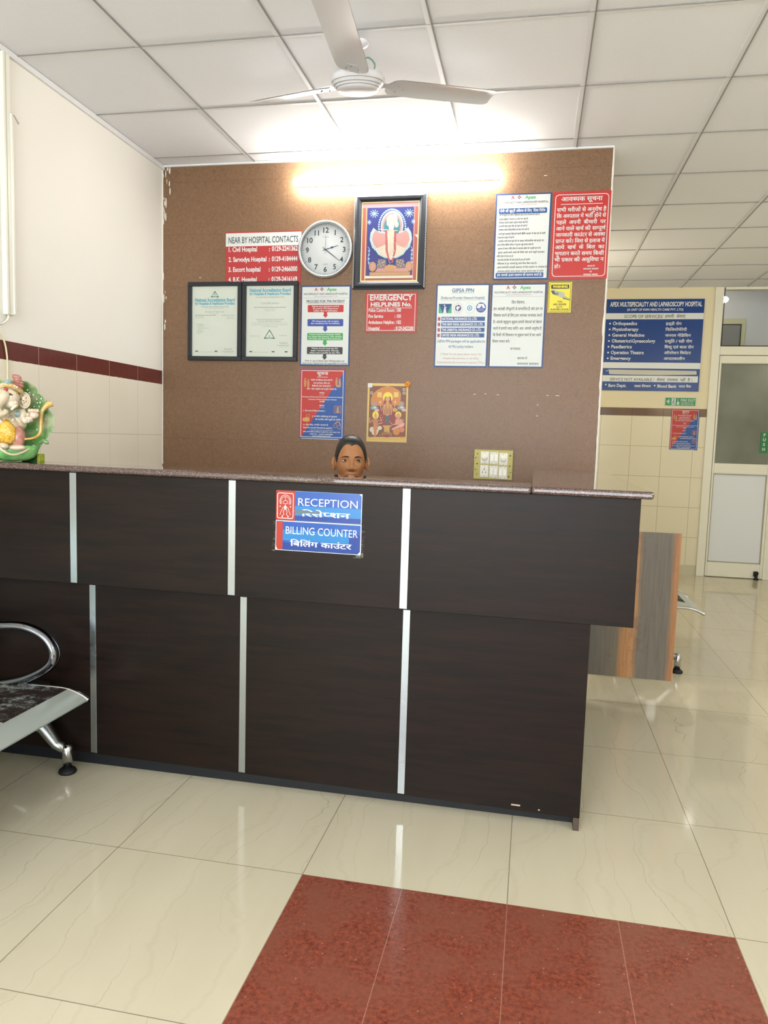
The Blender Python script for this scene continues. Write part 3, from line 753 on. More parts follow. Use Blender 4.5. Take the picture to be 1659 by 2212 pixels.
# GIPSA
sh = blue_sheet(); bt = INK('blue type', '#38658c')
sh.text('GIPSA PPN', W_/2, .044, .021, bt, width=.122, align='c', bold=.02); sh.rect(.086, .048, .211, .0493, pgrey, 2)
sh.text('(Preferred Provider Network Hospital)', W_/2, .081, .015, bt, width=.242, align='c', bold=.008); sh.rect(.030, .0865, .272, .0875, pgrey, 2)
X = lambda p: (p-90)/1300*.297+.003
Y = lambda p: (p-95)/2030*H_
grn = INK('teal green', '#3a9c74'); lg = INK('logo grey', '#b9bcc0')
sh.rect(X(150), Y(572), X(468), Y(800), grn, 1); sh.poly([(X(150), Y(572)), (X(468), Y(572)), (X(360), Y(800)), (X(255), Y(800))], pnavy, 2); sh.poly([(X(290), Y(640)), (X(345), Y(650)), (X(320), Y(670)), (X(345), Y(800)), (X(262), Y(800))], pw, 3); sh.circ(X(290), Y(608), .004, pw, 3)
sh.circ(X(625), Y(676), .0285, lg, 1); sh.circ(X(625), Y(676), .026, pw, 2); sh.circ(X(625), Y(676), .0175, INK('purple', '#4b3f7c'), 3)
sh.poly([(X(600), Y(600)), (X(620), Y(640)), (X(685), Y(640)), (X(640), Y(690)), (X(612), Y(755)), (X(590), Y(700)), (X(565), Y(670)), (X(595), Y(650))], pw, 4)
sh.circ(X(905), Y(676), .0285, lg, 1); sh.circ(X(905), Y(676), .0265, INK('pale aqua', '#d5e0e0'), 2); sh.circ(X(905), Y(676), .015, INK('steel blue', '#5b87a6'), 3); sh.circ(X(905), Y(676), .010, INK('pale aqua', '#d5e0e0'), 4); sh.circ(X(905), Y(676), .005, INK('steel blue', '#5b87a6'), 5)
sh.circ(X(1178), Y(665), .0275, INK('royal', '#31499b'), 1); sh.poly([(X(1110), Y(575)), (X(1240), Y(575)), (X(1285), Y(680)), (X(1070), Y(680))], pw, 2); sh.poly([(X(1195), Y(610)), (X(1220), Y(680)), (X(1150), Y(680))], INK('royal', '#31499b'), 3)
sh.text('UNITED INDIA', X(1178), Y(712), .0045, pw, 2, align='c', width=.03); sh.text('INSURANCE', X(1178), Y(745), .0045, pw, 2, align='c', width=.03)
for i, l in enumerate(('NATIONAL INSURANCE CO. LTD.', 'THE NEW INDIA ASSURANCE CO. LTD.', 'THE ORIENTAL INSURANCE CO. LTD.', 'UNITED INDIA INSURANCE CO. LTD.')):
    y = Y(888+134*i); sh.rect(.014, y+.002, .028, y+.0215, INK('mauve red', '#a04a5e'), 1); sh.rect(.034, y, .276, y+.0225, pb, 1); sh.text(l, .038, y+.0175, .0135, pw, 2, width=(.195, .229, .220, .211)[i], bold=.03)
sh.text('GIPSA PPN packages will be applicable for', W_/2+.002, Y(1515), .0145, bt, width=.268, align='c', bold=.01); sh.text('All PSU policy holders.', W_/2, Y(1645), .0145, bt, width=.141, align='c', bold=.01)
for i, l in enumerate(('(* Note: For any query please contact the', 'Hospital Administration or the billing', 'Department/to the concerned respective TPAs.)')): sh.text(l, W_/2+.002, Y(1825+102*i), .0125, ptan, width=(.228, .198, .264)[i], align='c')
hang(sh, 'insurance_sign', -.579, ZT, 'blue-edged insurance sign with four logos in a row, lower left of the right-hand group')
# welcome letter
sh = blue_sheet(); logo(sh, W_/2, .030); sh.rect(.012, .069, W_-.012, .0700, pgrey, 2)
ol = INK('olive type', '#4f5240')
for i, (l, wd, al) in enumerate((('प्रिय मेहमान,', .072, 'c'), ('हम आपकी मौजूदगी से सम्मानित है और हम पर', .266, 'c'), ('विश्वास करने के लिए हम आपका धन्यवाद करते', .264, 'c'), ('है। आपके बहुमूल्य सुझाव हमारी सेवाओं को बेहतर', .264, 'c'), ('करने में हमारी मदद करेंगें। अतः आपसे अनुरोध है', .262, 'c'), ('कि किसी भी शिकायत या सुझाव फार्म ले कर अपने', .262, 'c'), ('विचार व्यक्त करें।', .094, 'l'))):
    sh.text(l, W_/2 if al == 'c' else .017, .107+.0352*i, .0125, ol, width=wd, align=al, bold=.016, vert=1.15)
sh.text('धन्यवाद', .144, .357, .0125, ol, width=.056, align='c', bold=.016); sh.text('आज्ञा से', .156, .408, .0125, ol, width=.054, bold=.016); sh.text('अस्पताल प्रशासन', .156, .438, .0125, ol, width=.118, bold=.016)
hang(sh, 'welcome_letter_sign', -.274, ZT, 'blue-edged Hindi letter sign between the four-logo insurance sign and the yellow warning')
# discharge instructions
sh = blue_sheet(); sh2 = ZT+.471; logo(sh, W_/2, .029)
sh.rrect(.019, .077, W_-.022, .105, .005, pb, 1); sh.text('रोगी की छुट्टी प्रक्रिया के लिए  दिशा निर्देश', W_/2-.003, .0965, .0135, pw, width=.242, align='c', bold=.03)
dis = ['· रोगी की छुट्टी की घोषणा चिकित्सक द्वारा राउन्ड के समय की जाती है।', '· सम्पूर्ण प्रक्रिया में लगभग 2-3 घण्टे लग जाते हैं।', '· डिस्चार्ज समरी डाक्टर द्वारा बनाई जाती है।', '· यह समरी डाक्टर द्वारा चैक और साइन की जाती है।', '· तत्पश्चात समरी मरीज/परिवार को प्रदान की जाती है।', '· सभी पूर्ण दस्तावेज डिस्चार्ज समरी बिलिंग काउंटर में जमा कर दी जाती',
       '  है उसके बाद दवाईयां दी जाती है।', '· उपरोक्त सभी कार्य पूर्ण होने के पश्चात मरीज/परिवार को काउंटर पर', '  आने के लिए बिलिंग विभाग में भुगतान हेतु बताया जाता है।', '· भुगतान के पश्चात नर्सिंग स्टेशन से अस्पताल छोड़ने की अनुमति प्राप्त करे।', '· कृपया अपनी सभी जांचो की रिपोर्ट और अन्य जरूरी कागजात', '  नर्सिंग स्टेशन से प्राप्त कर ले।', '· TPA मरीज को रिपोर्ट की फोटो कापी ही प्रदान की जायेगी।', '· चिकित्सक से पुनः परामर्श हेतु समय नियत किया जाता है।', '· हमारे कर्मचारी आपकी सहायता के लिए काउंटर पर उपलब्ध है।', '· अस्पताल छोड़ते समय कृपया अपना सामान साथ ले जायें।']
wd = (.232, .168, .168, .166, .176, .268, .095, .262, .205, .246, .268, .094, .190, .228, .286, .268)
wd = [a*.95 for a in wd]
yy = (560, 662, 745, 830, 918, 1020, 1108, 1195, 1285, 1378, 1475, 1565, 1655, 1745, 1838, 1935)
for l, a, y in zip(dis, wd, yy): sh.text(l, .0165, (y-40)/2100*H_+.003, .0072, INK('dark olive type', '#3c3d30'), width=a, bold=.02, vert=1.25, slant=.12)
sh.rrect(.015, H_-.038, W_-.025, H_-.012, .005, pb, 1); sh.text('हम आपके उत्तम स्वास्थ्य की कामना करते है।', W_/2-.005, H_-.020, .0128, pw, width=.240, align='c', bold=.03)
hang(sh, 'discharge_instructions_sign', -.270, 2.632, 'tall white Hindi instructions sign with two blue bars, left of the red notice')
# red notice
sh = Sheet(.300, .455, pr, .003); sh.frame(.013, .016, .288, .441, .0035, pw, 1, r=.018)
sh.text('आवश्यक सूचना', .150, .049, .0215, pw, width=.212, align='c', bold=.022, vert=1.1); sh.rect(.042, .064, .258, .067, pw, 2)
red_l = ('सभी मरीजों से अनुरोध है', 'कि अस्पताल में भर्ती होने से', 'पहले  अपनी  बीमारी  पर', 'आने वाले खर्च की सम्पूर्ण', 'जानकारी काउंटर से अवश्य', 'प्राप्त करें। जिस से इलाज में', 'आये  खर्च  के  बिल  का', 'भुगतान करते समय किसी', 'भी प्रकार की असुविधा न')
for i, l in enumerate(red_l): sh.text(l, .151, .103+.0325*i, .0185, pw, width=.256, align='c', bold=.024, vert=1.1)
sh.text('हो।', .023, .397, .0185, pw, width=.030, bold=.024)
for i, (l, a) in enumerate((('आज्ञा से', .038), ('अस्पताल प्रशासन', .080), ('या', .012), ('अस्पताल प्रबंधक', .076))): sh.text(l, .215, .392+.0148*i, .0082, pw, width=a, align='c', bold=.03)
hang(sh, 'hindi_notice_sign', .0345, 2.633, 'bright red Hindi notice with rounded white border, highest at the right wall end', 'sign')
# cctv warning
yel = INK('yellow', '#e2d33c')
sh = Sheet(.122, .162, yel, .002); sh.frame(.005, .004, .116, .157, .0022, pk, 1, r=.008)
sh.rrect(.013, .014, .108, .036, .004, pk, 1); sh.text('WARNING', .0605, .031, .0135, yel, width=.080, align='c', bold=.04)
cg_ = INK('camera grey', '#aab0a0'); cg2 = INK('camera dark', '#4b5046')
sh.poly([(.012, .046), (.022, .040), (.084, .057), (.088, .076), (.076, .084), (.030, .067)], cg_, 2); sh.poly([(.012, .046), (.030, .046), (.040, .068), (.022, .064)], cg2, 3); sh.circ(.046, .062, .007, cg2, 3); sh.circ(.046, .062, .0035, cg_, 4)
sh.poly([(.076, .084), (.088, .078), (.117, .090), (.117, .098), (.080, .090)], cg2, 2); sh.poly([(.078, .084), (.088, .080), (.115, .090), (.114, .094)], cg_, 3)
for i, (l, a) in enumerate((('YOU', .028), ('ARE UNDER', .072), ('CCTV', .032), ('SURVEILLANCE', .096))): sh.text(l, .062, .109+.0138*i, .0092, INK('warning type', '#6d5a18'), width=a, align='c', bold=.04)
sh.rect(.044, .1392, .078, .140, cg2, 2)
hang(sh, 'cctv_warning_sign', .034, 2.163, 'small yellow camera surveillance warning sign below the red notice', 'sign')
# red and blue notice (two copies in the place)
def notice():
    sh = Sheet(.272, .408, INK('notice blue', '#24509a'), .0022, rad=.006)
    Q = quadmap((125, 50), (1375, 85), (95, 2060), (1330, 2115), .272, .408)
    nr_ = INK('notice red', '#b8322b')
    sh.poly([(.002, .002), (.268, .002), (.268, .012), Q(165, 2000), (.002, .404)], nr_, 1)
    sh.frame(.0085, .0105, .2625, .3975, .0032, pw, 2)
    def tx(l, px, py, wpx, s=.0095, al='c', b=.03): x, y = Q(px, py); sh.text(l, x, y, s, pw, 3, width=wpx/1245*.272, align=al, bold=b)
    tx('सूचना', 750, 245, 310, .019)
    x, y = Q(600, 295); sh.rect(x, y, x+.063, y+.0028, pw, 3)
    for l, px, py, wp in (('किसी भी चिकित्सा सेवा कर्मी के', 725, 412, 590), ('साथ दुर्व्यवहार, हिंसा एवं', 722, 498, 455), ('चिकित्सा सेवा संस्थाओं में', 715, 580, 520), ('तोड़ - फोड़ अनुचित एवं कानूनी अपराध है।', 722, 665, 820),
            ('कानून', 730, 775, 140), ('The Haryana Medicare Service Persons and Medicare Service Institution', 742, 890, 1130), ('( Prevention of Violence and Damage to Property)', 742, 960, 780), ('Act-2009', 735, 1022, 145), ('सजा', 728, 1142, 140)):
        tx(l, px, py, wp, .0082 if 'The' not in l and '(' not in l else .0062)
    for py in (812, 1175): x, y = Q(652, py); sh.rect(x, y, x+.032, y+.0014, pw, 3)
    for l, px, py, wp in (('1. तीन साल के लिए कारावास ।', 215, 1275, 610), ('2. सम्पत्ति क्षति/वस्तु के नुकसान', 455, 1440, 700), ('की वास्तविक राशि वसूली की जायेगी ।', 545, 1530, 725), ('3. तोड़-फोड़, गम्भीर अपराध है', 215, 1675, 690), ('जिसमें गैर जमानती गिरफ्तारी हो सकती है ।', 210, 1765, 820)):
        tx(l, px, py, wp, .0080, 'l')
    x, y = Q(400, 1812); sh.rect(x, y, x+.14, y+.0018, pw, 3)
    for l, px, py, wp in (('अखिल भारतीय चिकित्सा एसोसिएशन एवं पुलिस विभाग द्वारा जनहित में जारी', 715, 1895, 1030), ('हरियाणा - 0129 2422200', 715, 1960, 640), ('www.imaharyana.com', 715, 2010, 520)): tx(l, px, py, wp, .0060, 'c')
    tn = INK('line-art tan', '#c08a5c')
    def bl(*a, m=tn, l=3): sh.poly([Q(*p) for p in a], m, l)
    for dx in (0, 870):
        for (a, b_) in ((265, 350), (355, 380)):
            x, y = Q(a+dx, b_); sh.circ(x, y, .0052, tn, 3)
            bl((a-30+dx, b_+35), (a+25+dx, b_+30), (a+30+dx, b_+120), (a+22+dx, b_+225), (a-25+dx, b_+225), (a-35+dx, b_+110))
        sh.line([Q(280+dx, 410), Q(345+dx, 425)], .0022, tn, 4)
    x, y = Q(1180, 575); sh.circ(x, y, .012, tn, 3, ry=.007)
    a, b_ = Q(1070, 1135), Q(1260, 1345); sh.frame(a[0], a[1], b_[0], b_[1], .0022, tn, 3)
    for k in range(1, 5): sh.rect(a[0]+k*.0085, a[1], a[0]+k*.0085+.0012, b_[1], tn, 3)
    bl((1145, 1170), (1190, 1170), (1200, 1330), (1130, 1330))
    bl((195, 1470), (290, 1450), (390, 1470), (385, 1560), (330, 1580), (195, 1555), m=pgd); bl((298, 1365), (392, 1365), (385, 1455), (300, 1455), m=tn); x, y = Q(345, 1408); sh.circ(x, y, .007, nr_, 4)
    for px, py in ((1100, 1705), (1208, 1750)):
        x, y = Q(px, py); n = 18
        sh.line([(x+.0095*math.cos(2*math.pi*k/n), y+.0115*math.sin(2*math.pi*k/n)) for k in range(n)], .0024, tn, 3, closed=True)
    sh.line([Q(1090, 1650), Q(1150, 1600), Q(1205, 1600), Q(1240, 1700)], .006, tn, 3)
    # white turned-up lower edge
    sh.rect(.014, .4045, .24, .4078, INK('paper edge', '#cfd2cc'), 3)
    return sh
def build_notice(loc, label):
    o = notice().build('violence_notice', loc=loc); tag(o, label, 'sign', 'red and blue Hindi notices'); return o
nt = build_notice((-1.364, YB, 1.686), 'red and blue Hindi notice on the brown wall, above the seated woman')
nt2 = nt.copy(); COL.objects.link(nt2); nt2.location = (fx(1.345), YF, fz(1.677)); nt2.scale = (.985, 1, 1.0)
nt2['label'] = 'red and blue Hindi notice on the far tiled wall, under the green fire exit sign'

# devotional poster, gold
def festival_poster():
    sh = Sheet(.236, .334, INK('poster gold', '#d8b866'), .0012)
    Q = quadmap((130, 185), (1395, 205), (95, 2035), (1340, 2090), .236, .334)
    c = lambda n, h: INK('poster '+n, h)
    br, og, yl, sk, rd, pk_, gr, wh, bu = c('brown', '#7a4a34'), c('orange', '#c97f38'), c('halo', '#e8d24a'), c('skin', '#d09a72'), c('maroon', '#8c3a3c'), c('pink', '#d8a0a0'), c('sea green', '#46655e'), c('pale', '#c9cdb4'), c('blue grey', '#7f97a0')
    P_ = lambda m, l, *a: sh.poly([Q(*p) for p in a], m, l)
    def C(px, py, rx, ry, m, l): x, y = Q(px, py); sh.circ(x, y, rx/1265*.236, m, l, ry=ry/1850*.334)
    P_(br, 1, (190, 270), (1335, 285), (1310, 1910), (150, 1890))
    arch = [(250, 900), (240, 700), (290, 560), (400, 440), (560, 340), (750, 290), (960, 340), (1100, 430), (1160, 520), (1130, 900)]
    P_(og, 2, *arch); sh.line([Q(*p) for p in arch], .003, c('arch trim', '#cf9a6a'), 3)
    for k in (430, 945): P_(yl if 0 else c('yantra', '#d9b868'), 3, (k, 470), (k+145, 475), (k+145, 635), (k, 630))
    P_(rd, 3, (480, 1080), (990, 1080), (960, 1560), (520, 1560))
    for k in (335, 1175): C(k, 970, 120, 60, bu, 3); C(k+20, 960, 50, 30, wh, 4); C(k+10, 850, 85, 80, c('elephant', '#a98b78'), 4); C(k+85, 1045, 75, 45, pk_, 3)
    C(760, 640, 155, 170, yl, 4)
    P_(rd, 5, (680, 600), (840, 600), (900, 900), (930, 1100), (580, 1100), (620, 850))
    P_(c('dress', '#b5794e'), 6, (680, 820), (840, 820), (850, 1100), (800, 1230), (700, 1230), (650, 1100)); P_(gr, 7, (690, 1190), (800, 1190), (790, 1480), (690, 1480))
    C(755, 690, 68, 85, sk, 7); P_(yl, 8, (680, 620), (710, 530), (760, 490), (810, 530), (830, 620)); P_(pgd, 7, (700, 780), (810, 780), (770, 1000), (740, 1000))
    sh.line([Q(690, 1180), Q(745, 1215), Q(800, 1180)], .003, wh, 9)
    for s in (-1, 1):
        sh.line([Q(755+s*90, 850), Q(755+s*190, 1060), Q(755+s*230, 860)], .006, sk, 8); C(755+s*235, 790, 40, 45, pk_, 8)
        sh.line([Q(755+s*80, 880), Q(755+s*130, 1080), Q(755+s*105, 1190)], .0055, sk, 8)
    C(985, 1040, 80, 60, pgd, 8)
    C(380, 1200, 100, 130, yl, 4); C(380, 1280, 48, 60, sk, 6); P_(pgd, 7, (325, 1240), (380, 1110), (435, 1240)); P_(c('dress', '#b5794e'), 6, (280, 1340), (470, 1340), (440, 1560), (320, 1560)); P_(c('coral', '#cc7a50'), 7, (310, 1500), (440, 1500), (400, 1880), (340, 1880))
    C(270, 1660, 75, 90, wh, 7); C(510, 1610, 75, 65, wh, 7); P_(wh, 7, (230, 1700), (330, 1720), (350, 1830), (290, 1830)); P_(wh, 7, (410, 1660), (500, 1650), (430, 1830), (400, 1820))
    sh.line([Q(290, 1350), Q(190, 1440), Q(200, 1280)], .005, sk, 8); sh.line([Q(470, 1480), Q(600, 1440)], .005, sk, 8); sh.line([Q(480, 1380), Q(560, 1380), Q(520, 1250)], .004, sk, 8)
    C(1085, 1200, 95, 110, yl, 4); C(1085, 1250, 75, 75, c('rose skin', '#cf8f74'), 6); P_(pgd, 7, (1010, 1200), (1085, 1120), (1160, 1200)); P_(c('rose skin', '#cf8f74'), 6, (1000, 1330), (1200, 1330), (1230, 1510), (980, 1520)); sh.line([Q(1085, 1280), Q(1060, 1400), Q(1000, 1440)], .007, c('rose skin', '#cf8f74'), 7)
    P_(pk_, 8, (880, 1640), (1150, 1500), (1280, 1440), (1270, 1560), (1000, 1640), (900, 1680)); C(1030, 1720, 110, 130, og, 7); C(1200, 1670, 80, 90, c('coral', '#cc7a50'), 7); sh.line([Q(990, 1500), Q(900, 1500)], .005, sk, 8); sh.line([Q(1210, 1480), Q(1250, 1330)], .004, sk, 8)
    P_(pgd, 5, (590, 1530), (900, 1530), (820, 1610), (820, 1780), (640, 1780), (650, 1610)); C(730, 1820, 180, 90, c('lotus', '#9c6a3c'), 5); C(730, 1870, 120, 40, rd, 6)
    P_(c('sand', '#d3ac5e'), 4, (150, 1900), (1310, 1920), (1300, 2010), (140, 1990)); C(230, 1870, 60, 35, c('mouse', '#6b5a4c'), 6); C(1190, 1900, 90, 22, c('fruit', '#bf5a30'), 6)
    for k in range(26): C(200+random.random()*1090, 1100+random.random()*750, 14, 14, random.choice((pgd, sk, rd, wh)), 9)
    for px, py in ((255, 495), (1265, 390), (1265, 505)): C(px, py, 45, 45, wh, 5); C(px, py, 28, 28, br, 6)
    return sh
random.seed(7)
fp = festival_poster().build('devotional_poster', loc=(-.957, YB, 1.607)); tag(fp, 'gold-bordered devotional poster of three seated figures, below the emergency numbers', 'poster')
m = MB(); m.box((.0, -.0024, -.024), (.026, -.0012, .0), pw); m.build('paper_label', fp)
m = MB()
for k in range(6):
    a = k*math.pi/3; m.ball((.232+.009*math.cos(a), -.006, -.004+.009*math.sin(a)), (.008, .004, .008), mat('orange petal', '#e08a2a', .6), 8)
m.build('flower', fp)

# big framed devotional picture
fr = empty('framed_picture', (-1.058, YB, 2.652), 'large dark ornate frame with a blue devotional picture under the tube light', 'picture')
w, h = .412, .520
mfr = mat('dark carved frame', '#2c3038', .35); mtick = mat('silver beading', '#cfd0cc', .4, .3)
m = MB(); fb = .042
prof = [(0, 0), (0, .016), (.008, .022), (.018, .028), (.030, .024), (.042, .014), (.042, 0)]
rings = []
for d, e in prof: rings.append([(d, -e, -d), (w-d, -e, -d), (w-d, -e, -h+d), (d, -e, -h+d)])
m.quads(rings, mfr, smooth=False); m.build('frame', fr)
m = MB(); n = 58
for side in (0, 1):
    for k in range(n):
        z0 = -.004-(h-.008)*k/n; X = .0 if side == 0 else w-.007
        m.box((X, -.0195, z0-.0048), (X+.007, -.0150, z0), mtick, 0)
for k in range(46):
    x0 = .006+(w-.012)*k/46; m.box((x0, -.0185, -h+.001), (x0+.0042, -.015, -h+.006), mat('dull beading', '#59606b', .5), 0)
m.build('beading', fr)
sh = Sheet(w-2*fb+.004, h-2*fb+.004, INK('mount red', '#a85a50'), .006); W, H = w-2*fb+.004, h-2*fb+.004
Q = quadmap((180, 100), (1522, 88), (130, 1905), (1450, 1900), W, H)
sh.frame(0, 0, W, H, .008, gold, 1)
for px0, px1, py0, py1 in ((285, 1395, 235, 1765),):
    a, b_ = .036, W-.034; y0, y1 = .034, H-.034
sh.rect(a-.009, y0, a-.0055, H-.008, gold, 2); sh.rect(b_+.004, y0, b_+.007, H-.008, INK('mount pale', '#c9a6a0'), 2); sh.rect(a-.006, y1, b_+.004, y1+.014, INK('cream strip', '#d8d6bc'), 2); sh.rect(.008, .010, W-.008, .034, INK('mount pink', '#b98a90'), 2)
nav = INK('picture navy', '#343a78'); sh.rect(a, y0, b_, y1, nav, 2)
P_ = lambda m_, l, *q: sh.poly([Q(*p) for p in q], m_, l)
def C(px, py, rx, ry, m_, l, n=20): x, y = Q(px, py); sh.circ(x, y, rx*W/1340, m_, l, ry=ry*H/1800, n=n)
aq, rs, cr_, go, te, lf = INK('fan aqua', '#a6c0c2'), INK('fan rose', '#b98882'), INK('dress cream', '#cbb8a4'), INK('base gold', '#b58a5c'), INK('hair teal', '#3d7a86'), INK('flower blue', '#9fc0e0')
for k in range(30):
    an = math.radians(200-220*k/29); C(880+305*math.cos(an), 680-400*math.sin(an), 22, 22, lf, 3, 6)
C(880, 650, 262, 340, aq, 4); C(880, 660, 235, 300, rs, 5); C(880, 660, 190, 250, te, 6)
for s in (-1, 1):
    cx_ = 850
    fan_ = [(cx_+s*(0), 1080), (cx_+s*90, 800), (cx_+s*300, 760), (cx_+s*395, 690), (cx_+s*465, 800), (cx_+s*485, 950), (cx_+s*430, 1130), (cx_+s*370, 1180)]
    P_(aq, 6, *fan_); P_(rs, 7, *[(cx_+(x-cx_)*.88, 1000+(y-1000)*.84) for x, y in fan_])
    P_(aq, 6, (cx_, 1000), (cx_+s*370, 1160), (cx_+s*290, 1290), (cx_+s*140, 1370), (cx_, 1380)); P_(cr_, 8, (cx_, 1010), (cx_+s*320, 1150), (cx_+s*250, 1270), (cx_+s*110, 1340), (cx_, 1350))
    P_(INK('scarf rose', '#a85a5e'), 9, (cx_+s*60, 740), (cx_+s*125, 760), (cx_+s*120, 1200), (cx_+s*40, 1480), (cx_+s*10, 1480), (cx_+s*70, 1200))
    for k in range(12):
        an = k/11; C(cx_+s*(395+90*math.sin(an*3.1)-80*an*an), 700+an*450, 12, 12, pw, 9, 6)
        C(cx_+s*(70-60*an**2), 780+an*620, 9, 9, pw, 10, 6); C(cx_+s*(370-330*an), 1180+170*math.sin(an*1.5), 11, 11, pw, 9, 6)
    C(cx_+s*10+s*400 if s > 0 else 430, 1560, 85, 110, go, 8); C(cx_+s*10+s*400 if s > 0 else 430, 1560, 50, 65, rs, 9)
    P_(INK('bolster', '#7b6a66'), 7, (cx_+s*110, 1400), (cx_+s*290, 1390), (cx_+s*330, 1600), (cx_+s*110, 1600))
    for k in range(7): C(cx_+s*(150+25*k), 1450+25*((k*3) % 5), 10, 10, pw, 9, 6)
    fxx = 470 if s < 0 else 1270
    for k in range(10):
        an = k*math.pi/5; sh.line([Q(fxx, 370), Q(fxx+105*math.cos(an), 370+95*math.sin(an))], .0035, lf, 4)
    fxx = 355 if s < 0 else 1365
    for k in range(8): an = k*math.pi/4; sh.line([Q(fxx, 560), Q(fxx+50*math.cos(an), 560+55*math.sin(an))], .0028, lf, 4)
    fxx = 345 if s < 0 else 1325
    sh.line([Q(fxx-20, 1110), Q(fxx+20, 1180), Q(fxx, 1260), Q(fxx-20, 1380), Q(fxx, 1520)], .003, lf, 4)
    for k in range(4): C(fxx, 1200+90*k, 22, 18, lf, 4, 8)
P_(cr_, 10, (770, 760), (930, 760), (910, 1200), (870, 1400), (830, 1400), (790, 1200)); sh.line([Q(590, 720), Q(1010, 760)], .004, cr_, 11)
C(880, 520, 130, 130, INK('turban', '#bda8a2'), 8); C(800, 600, 45, 55, INK('turban', '#bda8a2'), 8); C(985, 620, 50, 70, INK('turban', '#bda8a2'), 8); C(960, 400, 40, 60, aq, 9); C(865, 670, 62, 85, INK('face pale', '#dcd3d4'), 10)
P_(rs, 8, (540, 1600), (1180, 1600), (1250, 1680), (480, 1680)); P_(go, 8, (360, 1685), (1285, 1685), (1285, 1760), (360, 1760)); C(840, 1590, 140, 70, go, 9)
for k in range(14): C(400+63*k, 1722, 14, 20, rs, 9, 8)
for k in range(40): C(620+random.random()*460, 820+random.random()*760, 10, 10, random.choice((pw, rs, go, aq)), 11, 6)
P_(pw, 9, (1395, 850), (1465, 850), (1462, 935)); sh.build('picture_sheet', fr, (fb-.002, -.006, -fb+.002))

# clock
ck = empty('wall_clock', (-1.2225, YB, 2.355), 'round white wall clock with black numerals and a silver rim', 'clock')
rot = lambda p: Vector((p.x, -p.z, p.y))
m = MB(); R = .160
m.lathe([(R-.006, 0), (R, .006), (R, .028), (R-.004, .036), (R-.011, .038), (R-.015, .032), (R-.017, .022)], mat('silver rim', '#cfd3d6', .25, .9), 64, fn=rot, cap=False); m.build('rim', ck)
sh = Sheet(.30, .30, mat('clock face', '#d9dddd', .4), .012)
sh2_ = MB(); sh2_.lathe([(0, .012), (R-.012, .012), (R-.012, .0)], mat('clock face', '#d9dddd', .4), 64, fn=rot); sh2_.build('dial_plate', ck)
sh.mb.bm.clear(); nm = INK('numeral', '#2d3540')
for k in range(60):
    a = math.radians(6*k); s_, c_ = math.sin(a), math.cos(a); r1 = .135 if k % 5 else .131
    sh.line([(s_*r1, -c_*r1), (s_*.139, -c_*.139)], .0012 if k % 5 else .0022, nm, 1)
for k in range(1, 13):
    a = math.radians(30*k); sh.text(str(k), .109*math.sin(a), -.109*math.cos(a)+.0145, .029, nm, 1, align='c', bold=.02)
sq = [(-.018+.0036*k, -.072+(.004, -.004, .005, -.002, .003)[k % 5]*1.1) for k in range(11)]
sh.line(sq, .0013, nm, 1); sh.text('QUARTZ', 0, .083, .005, nm, 1, align='c', width=.030)
sh.build('numerals', ck)
def hand(name, ang, l0, l1, w0, y, bulge=None, mm=nm):
    a = math.radians(ang); d = (math.sin(a), math.cos(a)); nn = (d[1], -d[0]); m = MB()
    pr_ = [(-l0, w0*.6), (0, w0), (l1*.45, w0), (l1, w0*.35)] if not bulge else [(-l0, w0*.6), (0, w0*.8), (l1*.40, w0*.8), (l1*.50, bulge), (l1*.62, w0*.8), (l1, w0*.4)]
    up = [(d[0]*t+nn[0]*q, -y, d[1]*t+nn[1]*q) for t, q in pr_]; dn = [(d[0]*t-nn[0]*q, -y, d[1]*t-nn[1]*q) for t, q in pr_]
    for i in range(len(pr_)-1):
        m.face([up[i], up[i+1], dn[i+1], dn[i]], mm); m.face([(p[0], p[1]-.0008, p[2]) for p in (dn[i], dn[i+1], up[i+1], up[i])], mm)
    m.build(name, ck)
hand('hour_hand', 74, .018, .078, .0026, .016, .0062, INK('hand blue', '#33476b')); hand('minute_hand', 127, .02, .105, .0024, .018, None); hand('second_hand', 1, .028, .082, .0007, .020)

# tube light
tl = empty('tube_light', (-.828, YB, 2.722), 'lit white tube light across the top of the brown wall', 'lamp')
m = MB(); m.tube([(-.583, -.046, 0), (-.579, -.046, 0), (-.572, -.046, 0), (.572, -.046, 0), (.579, -.046, 0), (.583, -.046, 0)], [.010, .018, .023, .023, .018, .010], mat('lit tube', '#ffffff', .3, emit='#fffdf6', estr=42), 16, cap=True); m.build('tube', tl)
m = MB(); m.box((-.575, -.024, -.015), (.575, 0, .015), white, .004)
m.build('batten', tl)
m = MB(); m.tube(smooth_path([(.050, -.006, .136), (.050, -.007, .11), (.046, -.01, .07), (.022, -.014, .024)]), .0035, white, 8); m.build('cable', tl)

# switchboard
sb = empty('switchboard', (-.331, YB, 1.2475), 'brass-coloured metal switchboard with six white modules, just above the worktop', 'switchboard')
w, h = .216, .166; brass = mat('dull brass plate', '#a39a5c', .45, .35); wm = mat('switch white', '#e9e6da', .35); hole = mat('dark hole', '#191710', .8)
m = MB(); m.box((0, -.010, -h), (w, 0, 0), brass, .0015)
m.box((.002, -.0115, -h+.001), (w-.002, -.010, -h+.006), brass); m.build('plate', sb)
m = MB()
for X, Z, r in ((.018, .024, .0032), (.010, .047, .0032), (.018, .043, .0015), (.018, .080, .004), (.010, .112, .003), (.018, .116, .0018), (.018, .138, .0028), (.201, .030, .004), (.201, .050, .0015), (.200, .088, .0035), (.207, .122, .003), (.198, .126, .0018), (.197, .147, .0042)):
    m = MB(); m.tube([(X, -.0101, -Z), (X, -.0108, -Z)], r, hole, 10); m.build('screw_hole', sb)
